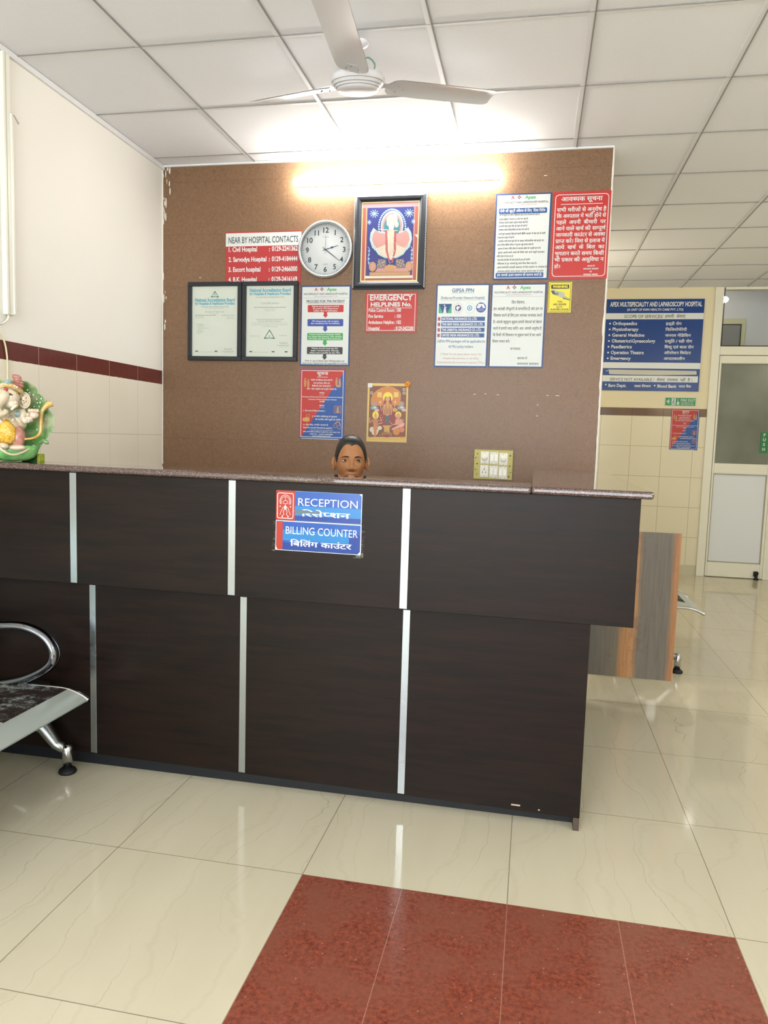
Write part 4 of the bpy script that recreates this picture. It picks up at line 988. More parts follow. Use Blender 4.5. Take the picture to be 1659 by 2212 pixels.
def module(cx_, cz, kind):
    mw, mh = .0235, .031
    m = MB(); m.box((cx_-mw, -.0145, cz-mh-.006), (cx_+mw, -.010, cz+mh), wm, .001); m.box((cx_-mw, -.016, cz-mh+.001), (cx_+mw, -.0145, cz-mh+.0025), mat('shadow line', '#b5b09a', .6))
    for X in ((0,) if kind in 'rs' else (-.0115, .0115)):
        for Z in (cz+mh-.006, cz-mh-.002): m.tube([(cx_+X, -.0146, Z), (cx_+X, -.0152, Z)], .0018, hole, 8)
    md = m.build({'r': 'fan_regulator', 's': 'socket', 'w': 'switch_module'}[kind], sb)
    if kind == 'r':
        m = MB(); m.lathe([(.0165, 0), (.0160, .008), (.0145, .012), (0, .0125)], wm, 28, fn=lambda p: Vector((p.x+cx_, -.0145-p.z, cz-.004+p.y))); m.box((cx_-.002, -.030, cz-.014), (cx_+.002, -.026, cz+.006), wm, .0008); m.build('knob', md)
    elif kind == 's':
        m = MB()
        for X, Z, r in ((0, .008, .0032), (-.0085, -.003, .0022), (.0085, -.003, .0022), (-.0085, -.012, .0026), (.0085, -.012, .0026)): m.tube([(cx_+X, -.0146, cz+Z), (cx_+X, -.0152, cz+Z)], r, hole, 10)
        m.build('pin_hole', md)
    else:
        for s in (-1, 1):
            m = MB(); X = cx_+s*.0115
            m.quads([[(X-.0075, -.0145, cz+.016), (X+.0075, -.0145, cz+.016), (X+.0075, -.0145, cz-.020), (X-.0075, -.0145, cz-.020)], [(X-.0075, -.0165, cz+.015), (X+.0075, -.0165, cz+.015), (X+.0075, -.0215, cz-.019), (X-.0075, -.0215, cz-.019)]], wm, smooth=False, capb=True); m.build('rocker', md)
for cx_, cz, k in ((.060, -.042, 'r'), (.112, -.044, 'w'), (.164, -.047, 'r'), (.060, -.117, 's'), (.112, -.120, 'w'), (.163, -.123, 'w')): module(cx_, cz, k)

# ------------------------------------------------------------------ signs in the hall
sh = Sheet(.935, .915, INK('board blue', '#133f86', .22), .01); bw = INK('board white', '#dfe3e0', .3)
Q = quadmap((213, 272), (1095, 272), (160, 1103), (1022, 1118), .935, .915)
def T(l, px, py, wpx, s, mm=bw, al='l', b=.02): x, y = Q(px, py); sh.text(l, x, y, s, mm, 2, width=wpx/872*.935, align=al, bold=b)
T('APEX MULTISPECIALITY AND LAPAROSCOPY HOSPITAL', 655, 338, 820, .046, al='c', b=.03); T('(A UNIT OF KMN HEALTH CARE PVT. LTD)', 650, 377, 500, .023, al='c')
def band(y0, y1, x0=0, x1=1, mm=bw): sh.rect(.935*x0, y0*.915, .935*x1, y1*.915, mm, 1)
dkt = INK('board type', '#4a4c46')
band(.152, .218); T('SCOPE OF SERVICES/', 370, 442, 350, .033, dkt, b=.01); T('हमारी  सेवाएं', 738, 442, 180, .031, dkt, b=.014)
for i, (a, wa, b_, wb_) in enumerate((('Orthopaedics', 220, 'हड्डी रोग', 140), ('Physiotherapy', 236, 'फिजियोथेरेपी', 190), ('General Medicine', 293, 'जनरल मेडिसिन', 228), ('Obstetrics\\Gynaecology', 395, 'प्रसूति / स्त्री रोग', 242), ('Paediatrics', 186, 'शिशु एवं बाल रोग', 260), ('Operation Theatre', 298, 'ऑपरेशन थियेटर', 238), ('Emergency', 184, 'आपातकालीन', 188))):
    T(a, 265-4*i, 505+53*i, wa, .034); T(b_, 744-4*i, 508+53*i, wb_, .028); x, y = Q(240-4*i, 492+53*i); sh.circ(x, y, .009, bw, 2)
band(.690, .755); pat = INK('paint patch', '#c9c8b8', .5)
sh.poly([Q(*p) for p in ((220, 912), (1008, 928), (1010, 962), (700, 966), (450, 962), (230, 955))], pat, 2); x, y = Q(208, 925); sh.circ(x, y, .006, bw, 2)
band(.834, .902, .0, .985); T('SERVICE NOT AVAILABLE /', 232, 1015, 405, .030, dkt, b=.01); T('सेवाएं  उपलब्ध  नहीं  हैं ।', 655, 1020, 315, .028, dkt, b=.014)
T('Burn Deptt.', 220, 1072, 163, .031); T('जला विभाग', 452, 1076, 152, .024); T('Blood Bank', 660, 1080, 172, .031); T('ब्लड बैंक', 850, 1080, 108, .024)
for px, py in ((197, 1052), (637, 1062)): x, y = Q(px, py); sh.circ(x, y, .008, bw, 2)
bd_ = sh.build('services_board', loc=(fx(.650), YF-.002, fz(2.765))); tag(bd_, 'large blue board listing hospital services on the far cream wall', 'sign')
bd_.scale = (.99, 1, .985)
# fire exit
sh = Sheet(.295, .086, INK('exit border', '#cfdccb'), .008); gx_ = INK('exit green', '#1f8a4a', .3); sh.rect(.005, .005, .290, .081, gx_, 1)
sh.line([(.045, .022), (.020, .042), (.045, .064)], .009, pw, 2); sh.line([(.020, .042), (.052, .042)], .008, pw, 2)
sh.rect(.064, .010, .104, .076, pw, 2); sh.circ(.086, .021, .006, gx_, 3); sh.line([(.084, .030), (.082, .048), (.096, .070)], .006, gx_, 3); sh.line([(.082, .048), (.068, .064)], .006, gx_, 3); sh.line([(.070, .044), (.084, .032), (.100, .044)], .004, gx_, 3)
sh.poly([(.118, .074), (.112, .058), (.122, .044), (.120, .028), (.134, .046), (.140, .060), (.134, .074)], pw, 2); sh.line([(.118, .030), (.128, .014)], .004, pw, 2)
sh.text('FIRE EXIT', .151, .041, .026, pw, 2, width=.136, bold=.015); sh.text('EMERGENCY EXIT', .153, .058, .009, pw, 2, width=.120, bold=.02); sh.text('अग्नि निकास द्वार', .153, .073, .009, pw, 2, width=.125, bold=.02)
o = sh.build('fire_exit_sign', loc=(fx(1.273), YF, fz(1.792))); tag(o, 'small green and white fire exit sign above the far red and blue notice', 'sign')
# push sign
sh = Sheet(.066, .205, INK('push green', '#1c7a3f'), .003)
for i, ch in enumerate('PUSH'): sh.text(ch, .033, .038+.047*i, .027, pw, 1, align='c', bold=.04)
o = sh.build('push_sign', loc=(fx(2.203), YF-.007, fz(1.463))); tag(o, 'green vertical PUSH sticker on the door glass', 'sign')

# reception signs on the counter front
def on_counter(sh, name, x, z, label):
    o = sh.build(name, loc=(x, YU, z)); tag(o, label, 'sign'); o.rotation_euler.y = .0055; return o
bb, br_ = INK('reception blue', '#0c4ea6', .18), INK('reception blue light', '#1876b8', .2)
rd_ = INK('reception red', '#a82810', .25); sl = INK('sticker white', '#cfd6da', .3)
sh = Sheet(.296, .100, INK('reception edge', '#7fa9cc', .3), .002)
sh.rect(.001, .001, .295, .099, bb, 1); sh.rect(.066, .050, .294, .082, br_, 1.9); sh.rect(.0, .0, .066, .100, rd_, 2); sh.rect(.066, .056, .268, .079, INK('reception blue deep', '#1b4fa8', .2), 2) if 0 else None
sh.rect(.066, .082, .295, .099, INK('reception deep', '#07378c', .2), 2)
sh.frame(.005, .009, .060, .093, .0022, sl, 3, r=.006)
arc = [(.0325+.019*math.cos(math.radians(a)), .036-.021*math.sin(math.radians(a))) for a in range(-30, 211, 15)]
sh.line(arc, .0016, sl, 3); sh.line([(a*.8+.0065, b_*.8+.0085) for a, b_ in arc], .0012, sl, 3)
sh.line([(.0325, .020), (.0325, .033), (.022, .038)], .0012, sl, 3); sh.line([(.0325, .033), (.043, .038)], .0012, sl, 3)
sh.line([(.0235, .041), (.0325, .046), (.0415, .041)], .0014, sl, 3); sh.poly([(.0325, .048), (.038, .056), (.0345, .066), (.0325, .058), (.0305, .066), (.027, .056)], sl, 3)
for s in (-1, 1):
    sh.line([(.0325+s*.002, .060), (.0325+s*.007, .072), (.0325+s*.004, .080), (.0325+s*.012, .087)], .0016, sl, 3); sh.line([(.0325+s*.008, .056), (.0325+s*.014, .070), (.0325+s*.018, .082)], .0013, sl, 3); sh.circ(.0325+s*.018, .054, .0022, sl, 3, n=8); sh.circ(.0325+s*.010, .088, .0022, sl, 3, n=8)
sh.text('RECEPTION', .077, .048, .0262, sl, 3, width=.204, bold=.0, vert=1.0)
sh.text('रिसेप्शन', .088, .083, .0185, sl, 3, width=.168, bold=.024, vert=1.0)
gm_ = INK('worn grey', '#5f6f78', .5)
sh.poly([(.062, .066), (.090, .062), (.120, .067), (.155, .066), (.148, .074), (.118, .073), (.090, .075), (.072, .077)], gm_, 4)
sh.poly([(.285, .0), (.296, .0), (.296, .012), (.292, .006)], sl, 4); sh.rect(.2935, .010, .2955, .099, sl, 4)
on_counter(sh, 'reception_sign', -.8405, 1.1115, 'blue RECEPTION sign with a red greeting-figure panel on the dark counter front')
sh = Sheet(.296, .101, sl, .002)
sh.rect(.002, .002, .293, .099, bb, 1); sh.rect(.026, .030, .255, .066, br_, 1.9); sh.rect(.003, .003, .025, .098, rd_, 2); sh.rect(.026, .0, .295, .003, sl, 2)
sh.rect(.026, .074, .293, .099, INK('reception deep', '#07378c', .2), 2); sh.rect(.255, .036, .293, .080, INK('reception deep', '#07378c', .2), 2)
sh.text('BILLING COUNTER', .036, .044, .0262, sl, 3, width=.248, bold=.0)
sh.text('बिलिंग काउंटर', .052, .084, .0185, sl, 3, width=.212, bold=.024)
sh.poly([(.0, .084), (.004, .090), (.008, .099), (.0, .101)], sl, 3); sh.poly([(.296, .090), (.290, .093), (.284, .101), (.296, .101)], sl, 3)
on_counter(sh, 'billing_counter_sign', -.841, 1.0105, 'blue BILLING COUNTER sign with a red left end, below the reception sign')
tp = mat('old tape residue', '#8d8a80', .6, alpha=.55); random.seed(11)
for s in (0, 1):
    m = MB()
    for k in range(35):
        X = (-.843 if s == 0 else -.545); Z = .905+(random.random()**2)*.10
        l = random.uniform(.004, .014)*math.cos(random.uniform(-1.2, 1.2)); dx = -l if s == 0 else l
        m.box((min(X, X+dx), YU-.0006-.00001*k, Z), (max(X, X+dx), YU, Z+.0007), tp)
    if s:
        for q in ((-.572, .897, -.545, .8985), (-.563, .8985, -.5615, .912), (-.543, .899, -.538, .915), (-.560, .900, -.546, .909)): m.box((q[0], YU-.0010, q[1]), (q[2], YU, q[3]), tp)
    o = m.build('tape_residue', ctr, loc=O); o['kind'] = 'stuff'

# ------------------------------------------------------------------ ceiling fan
mf = mat('fan white enamel', '#dcdce0', .3); mf2 = mat('fan ring groove', '#8f9096', .5)
hub = Vector((-.7522, 3.0231, 2.68)); nrm = Vector((.0037, -.167, 1)).normalized()
fan = empty('ceiling_fan', hub, 'white three-bladed ceiling fan hanging in front of the tube light', 'fan')
def tilt(p):
    e1 = Vector((0, 1, 0)).cross(nrm).normalized(); e2 = nrm.cross(e1); return e1*p.x+e2*p.y+nrm*p.z
m = MB()
m.lathe([(0, -.030), (.045, -.030), (.075, -.026), (.083, -.020), (.085, -.016), (.090, -.012), (.092, -.008), (.098, -.004), (.100, .002), (.104, .006), (.107, .014), (.107, .024), (.100, .034), (.07, .042), (.03, .046), (.018, .060), (0, .060)], mf, 48, fn=tilt)
mo = m.build('motor', fan)
for r_, z_ in ((.0865, -.0158), (.0945, -.0072), (.1025, .0045)):
    m = MB(); m.tube([tilt(Vector((r_*math.cos(a), r_*math.sin(a), z_))) for a in [2*math.pi*k/48 for k in range(48)]], .0013, mf2, 6, closed=True); m.build('groove_ring', mo)
for tip in ((-0.2421, 3.3365, 2.7350), (-1.2612, 3.2531, 2.7350), (-0.6668, 2.2039, 2.6000)):
    e = (Vector(tip)-hub); Lb = e.length; e.normalize()
    s_ = nrm.cross(e).normalized(); up = e.cross(s_).normalized()
    if up.z < 0: up = -up
    Rm = Matrix.Rotation(math.radians(-11), 3, e); s_ = Rm @ s_; up = Rm @ up
    m = MB(); rows = []
    ts = [.125, .140, .155, .175, .22, .32, .42, .50, Lb-.03, Lb-.012, Lb-.002]
    ws = [.030, .050, .058, .0615, .0625, .062, .060, .058, .056, .050, .036]
    for t_, w_ in zip(ts, ws):
        row = []
        for k in range(9):
            u = -1+2*k/8; row.append(e*t_+s_*(w_*u)+up*(.010*(1-u*u)*.6+.001)+s_*(.012*(t_/Lb)*(1 if u > 0 else 0)))
        rows.append(row)
    m.quads(rows, mf, closed=False)
    m.quads([[p+up*.0022 for p in r] for r in rows], mf, closed=False)
    bl_ = m.build('blade', fan)
    m = MB()
    m.quads([[e*a+s_*(w_)+up*.006, e*a-s_*(w_)+up*.006, e*a-s_*(w_)+up*.011, e*a+s_*(w_)+up*.011] for a, w_ in ((.085, .020), (.12, .018), (.15, .034), (.185, .034))], mf, smooth=False, capa=True, capb=True); br = m.build('blade_bracket', bl_)
    for a, q in ((.165, .024), (.165, -.024), (.19, 0)):
        m = MB(); c0 = e*a+s_*q-up*.0012; m.ball(c0, .0035, mf2, 8); m.build('screw', bl_)
top = Vector((-.758, 3.068, ZC))-hub
m = MB(); m.tube([tilt(Vector((0, 0, .05))), top*.55, top], .011, mf, 14); rod = m.build('down_rod', fan)
m = MB(); m.tube([top*.62, top*.76], .0135, mat('blue tape', '#4a5f9c', .5), 14); m.build('tape', rod)
m = MB(); m.lathe([(.012, -.02), (.03, -.012), (.036, -.001), (.036, 0)], mf, 20, top[:]); m.build('canopy', fan)
m = MB(); q = top*.5
for k in range(2):
    m.tube(smooth_path([q, q+Vector((.035, 0, .018+.004*k)), q+Vector((.062+.004*k, 0, -.008)), q+Vector((.052, 0, -.04-.004*k)), q+Vector((.018, 0, -.055)), q+Vector((.0, .0, -.05))]), .0018, mat('green wire', '#6d9a86', .5), 6)
m.build('wire', fan)

# ------------------------------------------------------------------ seated idol on the worktop
SX, SY, SZ = (-1.8950, 2.462, 1.1708)
idol = empty('elephant_headed_idol', (SX, SY, SZ), 'painted elephant-headed ceramic idol in a green leaf shell at the left end of the worktop', 'statue', rz=math.radians(34))
K = .000157
KX = .000152
def G(px, py, d=0.0): return Vector(((px-300)*KX, -d, (2082-py)*K))
def glaze(name, c1, c2, sc=30, rough=.18):
    mm = mat(name, c1, rough, coat=.4); t = NT(mm); n = t.noise(t.obj(), sc, 3); t.link(t.mix(t.ramp(n, [(.38, 0.0), (.62, 1.0)]), c1, c2), 'Base Color'); return mm
gcream = glaze('cream glaze', '#e2d8c0', '#d0bfa4', 25); ggreen = glaze('green glaze', '#5f9350', '#b3bb98', 18); ggreen2 = glaze('bright green glaze', '#4f9a4a', '#86bf74', 18)
gpink = glaze('pink glaze', '#c58f84', '#a8695c', 60); gyel = glaze('yellow glaze', '#d79f28', '#e8c25a', 70); ggold = glaze('gold glaze', '#d3a75a', '#e6cf9c', 60); gblue = glaze('blue glaze', '#7297a8', '#a8bcc0', 90); gtail = glaze('ochre glaze', '#cf9f45', '#d9bb78', 30)
out = [(450, 200), (600, 205), (740, 240), (850, 340), (905, 470), (1010, 560), (1085, 640), (1110, 800), (1180, 900), (1262, 1010), (1250, 1150), (1205, 1330), (1110, 1480), (960, 1690), (850, 1870), (720, 1990), (480, 2050)]
out = out+[(600-x, y) for x, y in out[::-1]]
out = smooth_path([(x, y, 0) for x, y in out], 4, closed=True)
m = MB(); ctrp = (300, 1250)
def ring(t_, dd): 
    r = []
    for i, p in enumerate(out):
        rip = .004*math.sin(i*.9)*t_**3
        x = ctrp[0]+(p.x-ctrp[0])*t_; y = ctrp[1]+(p.y-ctrp[1])*t_
        r.append(G(x, y, -.045+.048*t_**2.2+rip+dd))
    return r
m.quads([ring(t_, 0) for t_ in (.03, .25, .45, .65, .8, .9, .97, 1.0)]+[ring(t_, -.008) for t_ in (1.0, .9, .65, .3, .03)], ggreen, capa=True, capb=True)
leaf = m.build('leaf_shell', idol)
for px, py in ((660, 410), (700, 470), (705, 520), (790, 520), (860, 615), (960, 600), (935, 690), (870, 700), (795, 790), (915, 785), (1045, 1080), (845, 1330), (760, 1610)):
    m = MB(); t_ = math.hypot(px-300, py-1250)/950; m.ball(G(px, py, -.045+.048*min(1, t_)**2.2+.004), .0032, mat('pearl', '#e6e6da', .2), 8); m.build('pearl', leaf)
m = MB()
def E_(mb, px, py, d, rx, ry, rd, mm, seg=20, rot=0):
    R = Matrix.Rotation(rot, 3, 'Y'); c = G(px, py, d)
    mb.ball((0, 0, 0), (rx*K, rd, ry*K), mm, seg, fn=lambda p: R @ p+c)
# base bowl
prof = [(.03, 0), (.055, .003), (.075, .014), (.088, .034), (.094, .058), (.088, .058), (.07, .03), (.0, .02)]
m.lathe([(r*1.02, z) for r, z in prof], ggreen2, 40, fn=lambda p: Vector((p.x*.98, p.y*.62+.0, p.z))); m.build('base_bowl', idol)
m = MB(); E_(m, 440, 1120, .012, 210, 270, .035, gcream); E_(m, 250, 1250, .02, 260, 260, .045, gcream)
m.tube([G(520, 920, .03), G(560, 1050, .04), G(620, 1120, .05), G(760, 1060, .05)], [.018, .018, .015, .013], gcream, 12)
m.tube([G(60, 950, .03), G(-40, 1100, .04), G(0, 1230, .05), G(120, 1120, .06)], [.018, .018, .015, .012], gcream, 12)
E_(m, 120, 1730, .07, 140, 85, .025, gcream); E_(m, 420, 1760, .05, 200, 80, .03, gcream); body = m.build('body', idol)
m = MB(); E_(m, 790, 990, .055, 120, 95, .012, glaze('palm glaze', '#dcc8b4', '#c99d8c', 40))
for k in range(4): m.tube([G(720+55*k, 930, .055), G(700+60*k, 860, .052)], [.0065, .005], gcream, 8)
m.tube([G(690, 980, .06), G(650, 1010, .066)], [.008, .005], gcream, 8); m.build('hand', body)
m = MB(); E_(m, 170, 1010, .085, 120, 85, .014, gcream)
for k in range(4): m.tube([G(80+55*k, 1000, .094), G(100+50*k, 930, .094)], [.0065, .006], gcream, 8)
m.build('hand', body)
m = MB()
c = G(215, 1400, .055)
t = bmesh.new(); bmesh.ops.create_icosphere(t, subdivisions=5, radius=1)
def bumpy(p):
    b_ = 1+.10*abs(noise.noise(p*6))+.13*abs(noise.noise(p*15)); w_ = 1+.25*(-p.z)
    return Vector((p.x*.031*b_*w_, p.y*.028*b_, p.z*.042*b_))+c
m.add(t, gyel, bumpy, smooth=True); m.build('yellow_drape', idol)
m = MB(); c2_ = G(440, 1520, .04); t = bmesh.new(); bmesh.ops.create_icosphere(t, subdivisions=4, radius=1)
m.add(t, gpink, lambda p: Vector((p.x*.026*(1+.12*noise.noise(p*9)), p.y*.028, p.z*.042*(1+.12*noise.noise(p*11+Vector((3, 1, 2))))))+c2_, smooth=True); m.build('pink_drape', idol)
m = MB(); E_(m, 260, 610, .055, 235, 260, .042, gcream, 28); E_(m, 330, 760, .065, 150, 120, .03, gcream); E_(m, 200, 470, .07, 130, 90, .022, gcream)
head = m.build('head', idol)
m = MB(); m.tube(smooth_path([G(190, 560, .085), G(110, 680, .105), (G(50, 800, .115)), G(40, 900, .118), G(110, 985, .115), G(200, 975, .112), G(225, 905, .11)], 5), [.022, .0222, .022, .0215, .021, .0205, .020, .0195, .019, .0185, .018, .0175, .017, .0165, .016, .0155, .015, .0145, .014, .0135, .013, .0125, .012, .0115, .011, .0105, .010, .0095, .009, .0085, .008], gcream, 16); m.build('trunk', head)
m = MB(); dk = mat('idol dark paint', '#4a2f26', .4)
m.tube([G(265, 560, .0985), G(320, 545, .0985), G(375, 570, .094)], [.001, .0035, .001], dk, 8); m.build('eye', head)
m = MB(); m.tube([G(150, 540, .094), G(110, 550, .092)], [.003, .001], dk, 8); m.build('eye', head)
m = MB(); E_(m, 225, 450, .092, 42, 55, .003, mat('red mark', '#b5483a', .4), 12); m.build('forehead_mark', head)
m = MB(); m.tube(smooth_path([G(330, 900, .095), G(400, 830, .09), G(430, 790, .08)], 3), .0045, mat('ivory', '#efe9d8', .25), 10); m.build('tusk', head)
for px, rot_ in ((600, .12), (-70, -.12)):
    m = MB(); E_(m, px, 660, .03, 112, 172, .007, gcream, 24, rot_); er = m.build('ear', head)
    m = MB()
    rim = [G(px+118*math.cos(a), 660+178*math.sin(a), .034) for a in [2*math.pi*k/28 for k in range(28)]]; m.tube(rim, .0028, gcream, 6, closed=True); m.build('ear_rim', er)
    for a, b_ in ((-35, -105), (40, -55), (-80, -20), (-20, 10), (35, 25), (-75, 75), (-10, 60), (-45, 105)):
        m = MB(); m.ball(G(px+a, 660+b_, .0375), .0021, dk, 6); m.build('ear_dot', er)
m = MB()
for px, py, rx, ry in ((445, 140, 108, 62), (462, 200, 112, 55), (480, 258, 118, 55), (478, 318, 125, 60), (420, 350, 150, 65)): E_(m, px, py, .045, rx, ry, .02, gpink, 18, .35)
cw = m.build('turban', idol)
m = MB(); m.tube(smooth_path([G(100, 380, .085), G(230, 340, .1), G(400, 380, .09), G(540, 470, .05)], 5), .0085, ggold, 10); m.build('crown_band', cw)
for px, py in ((420, 360), (465, 385), (320, 350), (140, 340)): m = MB(); m.ball(G(px, py, .104 if px < 400 else .098), .0035, mat('pearl', '#e6e6da', .2), 8); m.build('pearl', cw)
m = MB(); t = bmesh.new(); bmesh.ops.create_icosphere(t, subdivisions=2, radius=1); c3_ = G(270, 300, .098); m.add(t, gblue, lambda p: p*.0115*(1+.15*noise.noise(p*4))+c3_); m.build('crown_gem', cw)
m = MB(); t = bmesh.new(); bmesh.ops.create_icosphere(t, subdivisions=2, radius=1); c4_ = G(445, 995, .055); m.add(t, gblue, lambda p: p*.010*(1+.15*noise.noise(p*4))+c4_); m.build('armlet', body)
for pts in (((575, 1035), (600, 1075), (640, 1105), (685, 1145)), ((360, 1110), (345, 1140))):
    for px, py in pts: m = MB(); m.ball(G(px, py, .068), .0034, mat('pearl', '#e6e6da', .2), 8); m.build('pearl', body)
m = MB(); sp_ = smooth_path([G(580, 1560, .05), G(780, 1530, .04), G(920, 1420, .025), G(950, 1200, .02), G(955, 980, .02), G(1000, 860, .02), G(1090, 755, .018), G(1200, 700, .015)], 4)
m.tube(sp_, [.0035+.0035*min(1, i/14)+(.0042 if i > 20 else 0)*min(1, (i-20)/5) for i in range(len(sp_))], gtail, 12); m.build('stem', idol)
m = MB(); m.tube(smooth_path([G(880, 1640, .0), G(1000, 1590, .01), G(1060, 1625, .015), G(1110, 1620, .015)], 4), .0075, ggreen, 10); m.build('leaf_stalk', idol)
m = MB(); m.tube(smooth_path([G(20, 1640, .09), G(120, 1810, .10), G(330, 1920, .085), G(560, 1860, .06), G(800, 1700, .02)], 5), .0042, gcream, 8); m.build('scarf_edge', idol)
# green box behind the idol
bx = empty('green_box', (-1.8381, 2.535, 1.1694), 'little dark green box with a yellow-green end, tucked behind the right foot of the idol', 'box')
m = MB(); m.box((-.060, -.018, 0), (.0, .018, .026), mat('dark green card', '#1f5a2c', .4), .001); m.build('box_body', bx)
m = MB(); m.box((.003, -.016, 0), (.014, .016, .029), mat('yellow green card', '#9aa63a', .4), .001); m.box((.0, -.016, .002), (.003, .016, .024), black); m.build('box_end', bx)

# ------------------------------------------------------------------ woman seated behind the counter
m_skin = mat('brown skin', '#a8714c', .45, spec=.4); t = NT(m_skin)
t.link(t.mix(t.noise(t.pos(), 40, 3), '#a87148', '#ba8258'), 'Base Color')
t.b.inputs['Subsurface Weight'].default_value = .08; t.b.inputs['Subsurface Scale'].default_value = .01
m_hair = mat('black hair', '#0f0e10', .32); t = NT(m_hair); hn = t.noise(t.obj((130, 9, 40)), 4, 4, .7)
t.link(t.mix(hn, '#08080a', '#2a2826'), 'Base Color'); t.bump(hn, .5, .002)
HA = math.radians(17)
EY = Vector((-0.7993, 3.2700, 1.1879)); fwd = Vector((math.sin(HA), -math.cos(HA), 0)); HC = EY-fwd*.075
per = empty('person', (HC.x, HC.y, 0), 'woman with dark hair pulled back, only her head showing above the counter', 'person', rz=HA)
hz = HC.z
g_ = lambda a, b_: math.exp(-(a*a+b_*b_))
def skull(az, el, grow=0.0):
    x = (6.7+grow)*math.cos(el)*math.sin(az); y = -(9.1+grow)*math.cos(el)*math.cos(az); z = (11.6+grow)*math.sin(el)
    cl = abs(math.cos(el))**.82; sg = 1/max(abs(math.cos(el)), 1e-4)*cl
    x *= sg; y *= sg
    if z < 0:
        k = min(1, -z/11.6); x *= 1-.36*k**1.7
        if y > 0: y *= 1-.5*k
        else: y *= 1-.06*k
    if y < 0: y *= .93+.07*min(1, abs(x)/5)
    return x, y, z
def face(az, el):
    x, y, z = skull(az, el)
    if y < 0:
        X = abs(x)
        d = .95*g_(x/.75, (z+.9)/2.2)+1.9*g_(x/.95, (z+3.2)/1.05)+1.0*g_((X-1.45)/.6, (z+3.55)/.6)-.5*g_(x/1.6, (z+4.7)/.45)-.4*g_((X-(2.0-.42*(z+3.6)))/.35, (z+4.6)/1.2)
        d += -.95*g_((X-3.05)/1.5, (z-.1)/1.05)+.28*g_((X-2.8)/2.0, (z-2.1)/.75)+.5*g_((X-4.1)/1.6, (z+3.0)/1.6)
        d += .55*g_(x/1.9, (z+5.9)/.5)+.6*g_(x/1.6, (z+7.0)/.55)-.5*g_(x/2.3, (z+6.4)/.22)+.6*g_(x/1.6, (z+9.6)/1.3)-.0
        y -= d
    return Vector((x*.01, y*.01, z*.01))
# body: skin-modified skeleton fused with the sculpted head
def skin_mesh(V, Ed, R, sub=2):
    me = bpy.data.meshes.new('sk'); me.from_pydata(V, Ed, []); o = bpy.data.objects.new('sk', me); COL.objects.link(o)
    md = o.modifiers.new('s', 'SKIN'); 
    for v, r in zip(me.skin_vertices[0].data, R): v.radius = (r[0], r[1]) if isinstance(r, tuple) else (r, r); v.use_root = False
    me.skin_vertices[0].data[0].use_root = True; md.use_smooth_shade = True
    o.modifiers.new('u', 'SUBSURF').levels = sub
    bpy.context.view_layer.update()
    r = bpy.data.meshes.new_from_object(o.evaluated_get(bpy.context.evaluated_depsgraph_get())); bpy.data.objects.remove(o); return r
V = [(0, .04, .50), (0, .05, .66), (0, .05, .84), (0, .045, .945), (0, .03, 1.00), (0, .01, hz-.045)]
R = [(.15, .11), (.125, .095), (.14, .10), (.085, .075), (.052, .052), (.048, .05)]
Ed = [(0, 1), (1, 2), (2, 3), (3, 4), (4, 5)]
def add(pts, rs, root):
    p = root
    for q, r in zip(pts, rs): V.append(q); R.append(r); Ed.append((p, len(V)-1)); p = len(V)-1
    return p
for s in (-1, 1):
    wr = add([(s*.15, .05, .93), (s*.185, .07, .80), (s*.20, .06, .68), (s*.15, -.10, .625), (s*.11, -.20, .60)], [.052, .043, .037, .030, .024], 3)
    pm = add([(s*.095, -.25, .592)], [.026], wr)
    for k, (dx, ln) in enumerate(((-.024, .062), (-.008, .072), (.009, .068), (.024, .054))):
        x0 = s*.095+dx; add([(x0, -.262, .592), (x0+dx*.2, -.262-ln*.5, .590), (x0+dx*.25, -.262-ln*.85, .580), (x0+dx*.25, -.262-ln, .570)], [.0105, .0085, .0078, .006], pm)
    add([(s*.095-s*.034, -.232, .592), (s*.095-s*.046, -.262, .585)], [.011, .008], wr)
    add([(s*.09, .0, .50), (s*.10, -.22, .51), (s*.10, -.40, .50), (s*.10, -.41, .28), (s*.10, -.39, .09), (s*.10, -.46, .035), (s*.10, -.52, .03)], [.085, .075, .058, .05, .036, .032, .028], 0)
me = skin_mesh(V, Ed, R)
bm = bmesh.new(); bm.from_mesh(me); bpy.data.meshes.remove(me)
hb = MB(); nA, nE = 110, 90
hb.quads([[face(-math.pi+2*math.pi*i/nA, -math.pi/2+.02+(math.pi-.04)*j/nE)+Vector((0, 0, hz)) for i in range(nA)] for j in range(nE+1)], m_skin, capa=True, capb=True)
for s in (-1, 1):   # ears
    E0 = Vector((s*.0690, .004, hz-.016)); R_ = Matrix.Rotation(s*.55, 3, 'Z') @ Matrix.Rotation(-.12, 3, 'X')
    hb.ball((0, 0, 0), (.0075, .0165, .030), m_skin, 20, fn=lambda p: R_ @ p+E0+Vector((s*.004, 0, 0)))
    rim = [(0, -.013, -.004), (0, -.012, .014), (0, -.004, .028), (0, .010, .027), (0, .017, .012), (0, .014, -.008), (0, .007, -.016), (0, .001, -.025), (0, -.006, -.026)]
    hb.tube([R_ @ Vector(p)+E0+Vector((s*.0095, 0, 0)) for p in smooth_path(rim, 4)], .0038, m_skin, 8)
bmesh.ops.remove_doubles(hb.bm, verts=hb.bm.verts[:], dist=1e-6)
tmp = bpy.data.meshes.new('t'); hb.bm.to_mesh(tmp); hb.bm.free(); bm.from_mesh(tmp); bpy.data.meshes.remove(tmp)
me = bpy.data.meshes.new('body'); bm.to_mesh(me); bm.free(); bo = bpy.data.objects.new('body', me); COL.objects.link(bo)
rm = bo.modifiers.new('r', 'REMESH'); rm.mode = 'VOXEL'; rm.voxel_size = .0030; rm.use_smooth_shade = True
bpy.context.view_layer.update()
